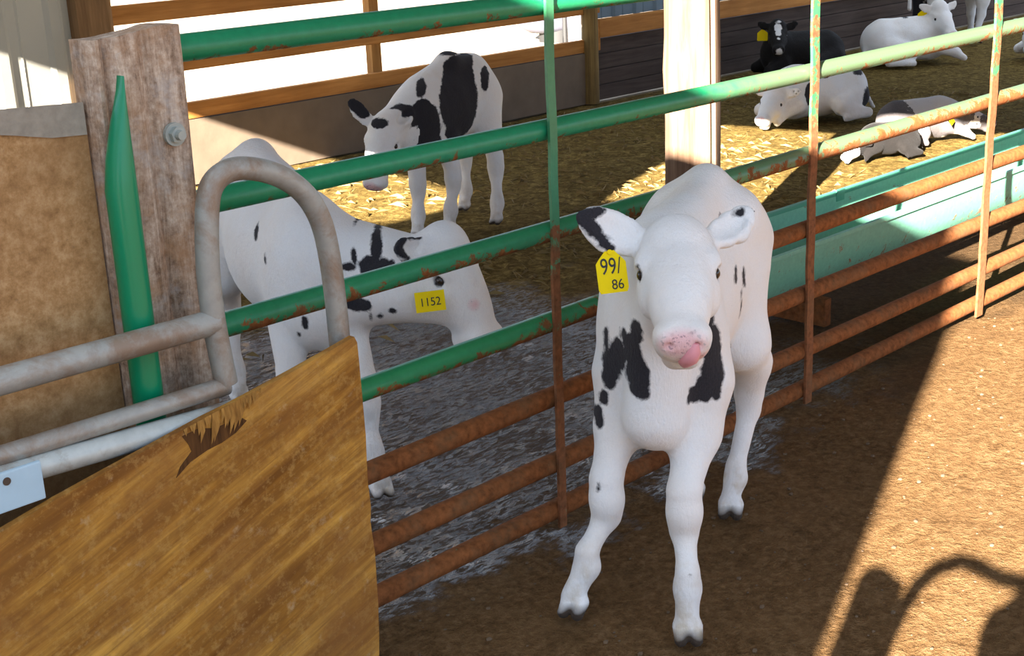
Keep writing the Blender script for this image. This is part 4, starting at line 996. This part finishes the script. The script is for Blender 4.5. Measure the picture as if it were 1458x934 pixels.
# ---- calf 3: black and white calf standing behind, head low
def calf_spotted():
    B = Body(); fwd = (-0.55, -0.83, -0.05)
    B.ell((-0.375, 6.36, 0.52), (0.125, 0.17, 0.185), fwd, k=0.05)
    B.ell((-0.275, 6.50, 0.55), (0.145, 0.22, 0.180), fwd, k=0.06)
    B.ell((-0.165, 6.64, 0.59), (0.140, 0.17, 0.165), fwd, k=0.06)
    B.cap((-0.38, 6.38, 0.66), (-0.25, 6.52, 0.745), 0.045, 0.045, 0.06)
    B.cap((-0.25, 6.52, 0.745), (-0.14, 6.68, 0.715), 0.045, 0.05, 0.06)
    B.cap((-0.40, 6.33, 0.55), (-0.51, 6.17, 0.53), 0.115, 0.072, 0.05)
    B.cap((-0.42, 6.28, 0.44), (-0.51, 6.15, 0.47), 0.08, 0.05, 0.05)
    hv = []
    def leg(a, kn, fe, ho, r0_=0.06):
        B.chain([(a, r0_), (kn + V3(0, 0, 0.05), 0.035), (kn, 0.036), (kn + V3(0, 0, -0.04), 0.028), (fe + V3(0, 0, 0.03), 0.025), (fe, 0.029), (ho + V3(0, 0, 0.045), 0.028)], 0.025)
        add_hoof(B, ho, (-0.5, -1, 0)); hv.append(ho)
    leg(V3(-0.41, 6.28, 0.42), V3(-0.405, 6.25, 0.235), V3(-0.410, 6.23, 0.09), V3(-0.415, 6.20, 0), 0.07)
    leg(V3(-0.28, 6.38, 0.42), V3(-0.245, 6.34, 0.235), V3(-0.262, 6.30, 0.09), V3(-0.272, 6.28, 0), 0.07)
    B.cap((-0.10, 6.62, 0.56), (-0.07, 6.53, 0.40), 0.10, 0.062, 0.05); B.cap((-0.20, 6.74, 0.56), (-0.21, 6.72, 0.40), 0.10, 0.062, 0.05)
    leg(V3(-0.07, 6.53, 0.40), V3(-0.045, 6.50, 0.25), V3(-0.045, 6.42, 0.09), V3(-0.052, 6.38, 0), 0.06)
    leg(V3(-0.21, 6.72, 0.40), V3(-0.20, 6.80, 0.25), V3(-0.20, 6.74, 0.09), V3(-0.21, 6.70, 0), 0.06)
    B.chain([(V3(-0.06, 6.78, 0.66), 0.02), (V3(-0.03, 6.84, 0.45), 0.015), (V3(-0.03, 6.84, 0.32), 0.02)], 0.02)
    P = V3(-0.530, 6.14, 0.545); Mz = V3(-0.590, 5.965, 0.275)
    H, f, rr, u, eyes = add_head(B, P, Mz, (1, -0.3, 0), 0.98)
    add_ear(B, H(-0.06, 0.015, 0), V3(-0.675, 6.13, 0.655), (0.3, -0.9, 0.1), 0.9); add_ear(B, H(0.06, 0.015, 0), V3(-0.405, 6.20, 0.585), (-0.3, -0.9, 0.1), 0.9)
    pat = [((-0.445, 6.38, 0.56), (0.085, 0.22, 0.055)), ((-0.36, 6.40, 0.50), (0.075, 0.22, 0.13)), ((-0.20, 6.40, 0.60), (0.085, 0.22, 0.17)), ((-0.435, 6.400, 0.551), (0.055, 0.220, 0.065)), ((-0.459, 6.400, 0.530), (0.033, 0.220, 0.039)), ((-0.341, 6.400, 0.492), (0.055, 0.220, 0.108)), ((-0.358, 6.400, 0.427), (0.075, 0.220, 0.056)), ((-0.360, 6.400, 0.558), (0.036, 0.220, 0.065)), ((-0.366, 6.400, 0.671), (0.023, 0.220, 0.036)), ((-0.211, 6.400, 0.729), (0.058, 0.220, 0.058)), ((-0.193, 6.400, 0.632), (0.065, 0.220, 0.097)), ((-0.199, 6.400, 0.519), (0.062, 0.220, 0.098)), ((-0.219, 6.400, 0.454), (0.052, 0.220, 0.042)), ((-0.146, 6.400, 0.726), (0.016, 0.220, 0.097)), ((-0.232, 6.400, 0.806), (0.080, 0.220, 0.019)), ((-0.078, 6.400, 0.666), (0.019, 0.220, 0.055)), ((-0.163, 6.400, 0.778), (0.026, 0.220, 0.029))] + [((-0.675, 6.13, 0.655), (0.03, 0.036), (-0.62, 6.13, 0.60)), (H(0.0, 0.025, 0.045), (0.045, 0.05, 0.022)), (eyes[0], 0.013), (eyes[1], 0.013), (H(0.0, 0.33, 0.0), (0.02, 0.01, 0.006))]
    # keep the face white: patches only where the trunk is
    pink = [(H(0, 0.320, -0.008), (0.045, 0.026, 0.030))]
    t, o, V = make_calf(B, 0.0095, (-0.27, 6.48, 0), M_COAT2, 'black and white patched calf standing with lowered head in the pen, middle distance', pat, pink, [((q.x, q.y, -0.015), (0.06, 0.065, 0.045)) for q in hv])
    me = o.data; a = me.attributes['patch'].data; face = (V[:, 1] < 6.19) & (V[:, 2] < 0.525)
    for i in np.where(face)[0]: a[int(i)].value = 1.0 if a[int(i)].value < 0.0 and V[i, 2] < 0.5 else a[int(i)].value
    eye(t, eyes[0] + rr*0.004, 0.013); eye(t, eyes[1] - rr*0.004, 0.013)
    tm = ear_tag(t, (-0.075, 6.545, 0.675), 0.035, 0.05, (0.2, -0.95, 0.1), (), house=False, roll=R(20)) if False else None
calf_spotted()

# ---- lying calves and the far standing one, built in their own frame: x forward, y left
def frame(origin, ang, sc=1.0):
    c, s_ = math.cos(ang), math.sin(ang); O = Vector(origin)
    def T(x, y, z): return O + Vector((x*c - y*s_, x*s_ + y*c, z))*sc
    def D_(x, y, z=0.0): return Vector((x*c - y*s_, x*s_ + y*c, z))
    return T, D_
def lying(origin, ang, sc, label, mat, patches, head, name='calf', tagpos=None, tagdir=None, group=None, side=1, h=0.0125, front=0.1, tagsize=(0.06, 0.075), ears=True, pink=True):
    """head = (poll xyz, muzzle xyz, right-hand hint) in the calf's own frame"""
    T, D_ = frame(origin, ang, sc); B = Body()
    def E(c, r, k=0.05, f=(1, 0, 0)): B.ell(T(*c), tuple(q*sc for q in r), D_(*f), k=k*sc)
    def C(a, b, ra, rb, k=0.03): B.cap(T(*a), T(*b), ra*sc, rb*sc, k*sc)
    E((0.17, 0, 0.20), (0.145, 0.20, 0.185)); E((-0.04, 0, 0.19), (0.175, 0.24, 0.175)); E((-0.25, 0, 0.19), (0.165, 0.17, 0.175))
    C((0.16, 0, 0.33), (-0.25, 0, 0.32), 0.05, 0.05, 0.05)
    # folded legs
    for sy in (side, -side):
        C((0.22, 0.10*sy, 0.14), (0.36, 0.13*sy, 0.085), 0.075, 0.04); C((0.36, 0.13*sy, 0.075), (0.20+front*2.2*(sy == side), 0.17*sy, 0.035), 0.036, 0.026)
        C((-0.26, 0.12*sy, 0.15), (-0.08, 0.20*sy, 0.12), 0.10, 0.062, 0.04); C((-0.08, 0.21*sy, 0.09), (-0.28, 0.24*sy, 0.05), 0.05, 0.032); C((-0.28, 0.24*sy, 0.045), (-0.08, 0.27*sy, 0.032), 0.03, 0.026)
    C((-0.39, 0.0, 0.22), (-0.44, 0.10*side, 0.05), 0.02, 0.014)
    pl, mz, rh = head
    C((0.22, 0, 0.24), pl, 0.115, 0.072, 0.05); C((0.24, 0, 0.18), tuple(0.7*a+0.3*b-(0.05 if i == 2 else 0) for i, (a, b) in enumerate(zip(pl, mz))), 0.08, 0.055, 0.04)
    H, f, rr, u, eyes = add_head(B, T(*pl), T(*mz), D_(*rh), sc)
    if ears:
        for sg in (-1, 1): add_ear(B, H(0.06*sg, 0.015, 0), H(0.17*sg, -0.035, 0.015), u*0.5+f*0.6, 0.9*sc)
    pts = [(T(*p[0]), tuple(q*sc for q in p[1]) if isinstance(p[1], tuple) else p[1]*sc) for p in patches(H, T) ] if callable(patches) else [(T(*c), r if not isinstance(r, tuple) else tuple(q*sc for q in r)) for c, r in patches]
    pk = [(H(0, 0.320, -0.008), 0.036*sc)] if pink else []
    t, o, V = make_calf(B, h, origin, mat, label, pts, pk, [], legs=lambda V: np.clip(V[:, 2]/0.16, 0, 1)*0+0.2+np.clip(V[:, 2]/0.3, 0, 1), group=group)
    for e_, sg in zip(eyes, (-1, 1)): eye(t, e_ - rr*0.004*sg, 0.0135*sc)
    if tagpos: ear_tag(t, H(*tagpos), tagsize[0]*sc, tagsize[1]*sc, tagdir or (-0.1, -0.95, 0.3), (), house=True)
    return t, H

# curled calf near the lit straw
def p_curl(H, T):
    return [((-0.02, 0.02, 0.33), (0.10, 0.13, 0.07)), ((0.13, 0.14, 0.20), (0.05, 0.09, 0.08)), ((-0.30, 0.02, 0.30), (0.07, 0.12, 0.05)), ((-0.30, 0.16, 0.12), (0.13, 0.08, 0.10)), ((0.26, 0.08, 0.24), (0.05, 0.05, 0.03))]
lying((2.02, 8.95, 0), R(203), 0.92, 'black and white calf curled up at the edge of the sunlit straw', M_COAT2, p_curl,
      ((0.36, 0.06, 0.22), (0.56, 0.20, 0.09), (-0.6, 0.8, 0.0)))
# grey mottled calf low on the ground with a yellow tag
def p_grey(H, T):
    return [((-0.30, 0.0, 0.18), (0.20, 0.5, 0.24)), ((0.14, 0.0, 0.14), (0.16, 0.5, 0.13)), ((0.34, 0, 0.22), (0.14, 0.4, 0.10)), ((-0.05, 0.0, 0.05), (0.10, 0.5, 0.08)), ((0.62, 0, 0.12), (0.10, 0.3, 0.1))]
tg_, Hg = lying((2.44, 8.02, 0), R(12), 0.66, 'grey mottled calf lying low in the straw behind the trough, yellow ear tag', M_COATG, p_grey,
      ((0.40, -0.02, 0.24), (0.66, -0.06, 0.13), (0.1, -0.98, 0)), side=-1)
ear_tag(tg_, (2.568, 7.885, 0.150), 0.088, 0.066, (0.75, -0.45, 0.6), (), house=False, roll=R(-6))
# black calf beside it with a white muzzle
lying((2.13, 7.62, 0), R(205), 0.50, 'mostly black calf lying beside the post shadow, only its white muzzle pale', M_COATB, lambda H, T: [((0, 0, 0.15), (0.50, 0.5, 0.4)), ((0.3, 0, 0.2), (0.2, 0.2, 0.2))],
      ((0.40, 0.04, 0.20), (0.64, 0.10, 0.10), (-0.3, 0.95, 0.0)), tagpos=None, ears=True)
# black calf with a white blaze, facing us
t_, Hb = lying((2.36, 11.0, 0), R(196), 0.90, 'black calf with a white face blaze and yellow ear tag, lying far back', M_COATB, lambda H, T: [((0, 0, 0.2), (0.6, 0.6, 0.5))],
      ((0.26, 0.08, 0.44), (0.36, 0.30, 0.29), (-0.93, 0.36, 0.0)), tagpos=(-0.125, 0.03, -0.06), pink=False, tagsize=(0.09, 0.11), tagdir=(-0.2, -0.95, 0.1))
# whiten the blaze
def blaze(t, H, items):
    o = next(c for c in t.children if c.name.startswith('body')); me = o.data
    V = np.array([tuple(v.co) for v in me.vertices]) + np.array(t.location); d = fld(V, items); a = me.attributes['patch'].data
    for i in np.where(d < 0.012)[0]: a[int(i)].value = max(a[int(i)].value, -float(d[i]))
blaze(t_, Hb, [(Hb(0, 0.02, 0.035), (0.034, 0.020), Hb(0, 0.16, 0.03)), (Hb(0, 0.2, 0.03), 0.014), (Hb(0, 0.30, -0.02), (0.03, 0.04, 0.03))])
# white calf lying behind
lying((3.35, 11.45, 0), R(10), 0.98, 'white calf lying along the far wall, head raised, yellow ear tag', M_COAT2, lambda H, T: [(( -0.05, 0.0, 0.36), (0.04, 0.05, 0.03))],
      ((0.235, -0.04, 0.44), (0.245, -0.25, 0.27), (-1.0, 0.0, 0.0)), tagpos=(0.13, 0.02, -0.05), side=-1, tagsize=(0.09, 0.11))
# calf head at the right edge
lying((4.62, 11.45, 0), R(190), 0.9, 'pale calf at the right edge of the picture, nose down in the straw', M_COAT2, lambda H, T: [((-0.1, 0, 0.3), (0.2, 0.3, 0.12)), ((0.24, 0.1, 0.2), 0.07)],
      ((0.34, 0.05, 0.32), (0.46, 0.22, 0.12), (-0.8, 0.6, 0.0)), side=1)
def calf_far_standing():
    T, D_ = frame((4.05, 12.55, 0), R(20), 1.02); B = Body()
    def E(c, r): B.ell(T(*c), r, D_(1, 0, 0), k=0.06)
    E((0.24, 0, 0.58), (0.13, 0.20, 0.19)); E((0, 0, 0.58), (0.145, 0.28, 0.18)); E((-0.24, 0, 0.61), (0.14, 0.18, 0.17))
    B.cap(T(0.24, 0, 0.74), T(-0.26, 0, 0.74), 0.05, 0.05, 0.05)
    B.cap(T(0.34, 0, 0.64), T(0.55, -0.02, 0.80), 0.11, 0.075, 0.05)
    H, f, rr, u, eyes = add_head(B, T(0.55, -0.02, 0.80), T(0.80, -0.06, 0.62), D_(0, -1, 0), 1.0)
    for sg in (-1, 1): add_ear(B, H(0.06*sg, 0.015, 0), H(0.17*sg, -0.03, 0.01), u*0.5+f*0.5, 0.9)
    hv = []
    for x, y, hx in ((0.27, 0.09, 0.30), (0.24, -0.09, 0.22), (-0.27, 0.09, -0.34), (-0.25, -0.09, -0.22)):
        B.cap(T(x, y, 0.50), T(x*1.02, y, 0.36), 0.085, 0.06, 0.05); kn = T(x-(0.03 if x < 0 else 0), y, 0.25); ho = T(hx, y, 0)
        B.chain([(T(x*1.02, y, 0.38), 0.06), (kn + V3(0, 0, 0.05), 0.036), (kn, 0.036), (T(hx-0.02, y, 0.10), 0.024), (ho + V3(0, 0, 0.04), 0.028)], 0.025)
        add_hoof(B, ho, D_(1, 0)); hv.append(ho)
    B.chain([(T(-0.40, 0, 0.70), 0.02), (T(-0.45, 0, 0.5), 0.014), (T(-0.45, 0, 0.34), 0.02)], 0.02)
    pat = [(T(0.0, 0.0, 0.58), (0.17, 0.3, 0.24)), (T(-0.28, 0.12, 0.4), (0.10, 0.1, 0.42)), (T(0.62, 0, 0.72), 0.14)]
    t, o, V = make_calf(B, 0.0125, (4.05, 12.55, 0), M_COAT2, 'black and white calf standing at the far wall, only its legs and belly in view', pat, [], [((q.x, q.y, -0.015), (0.06, 0.065, 0.045)) for q in hv])
    for e_ in eyes: eye(t, e_, 0.013)
calf_far_standing()
tub(); yard_post()
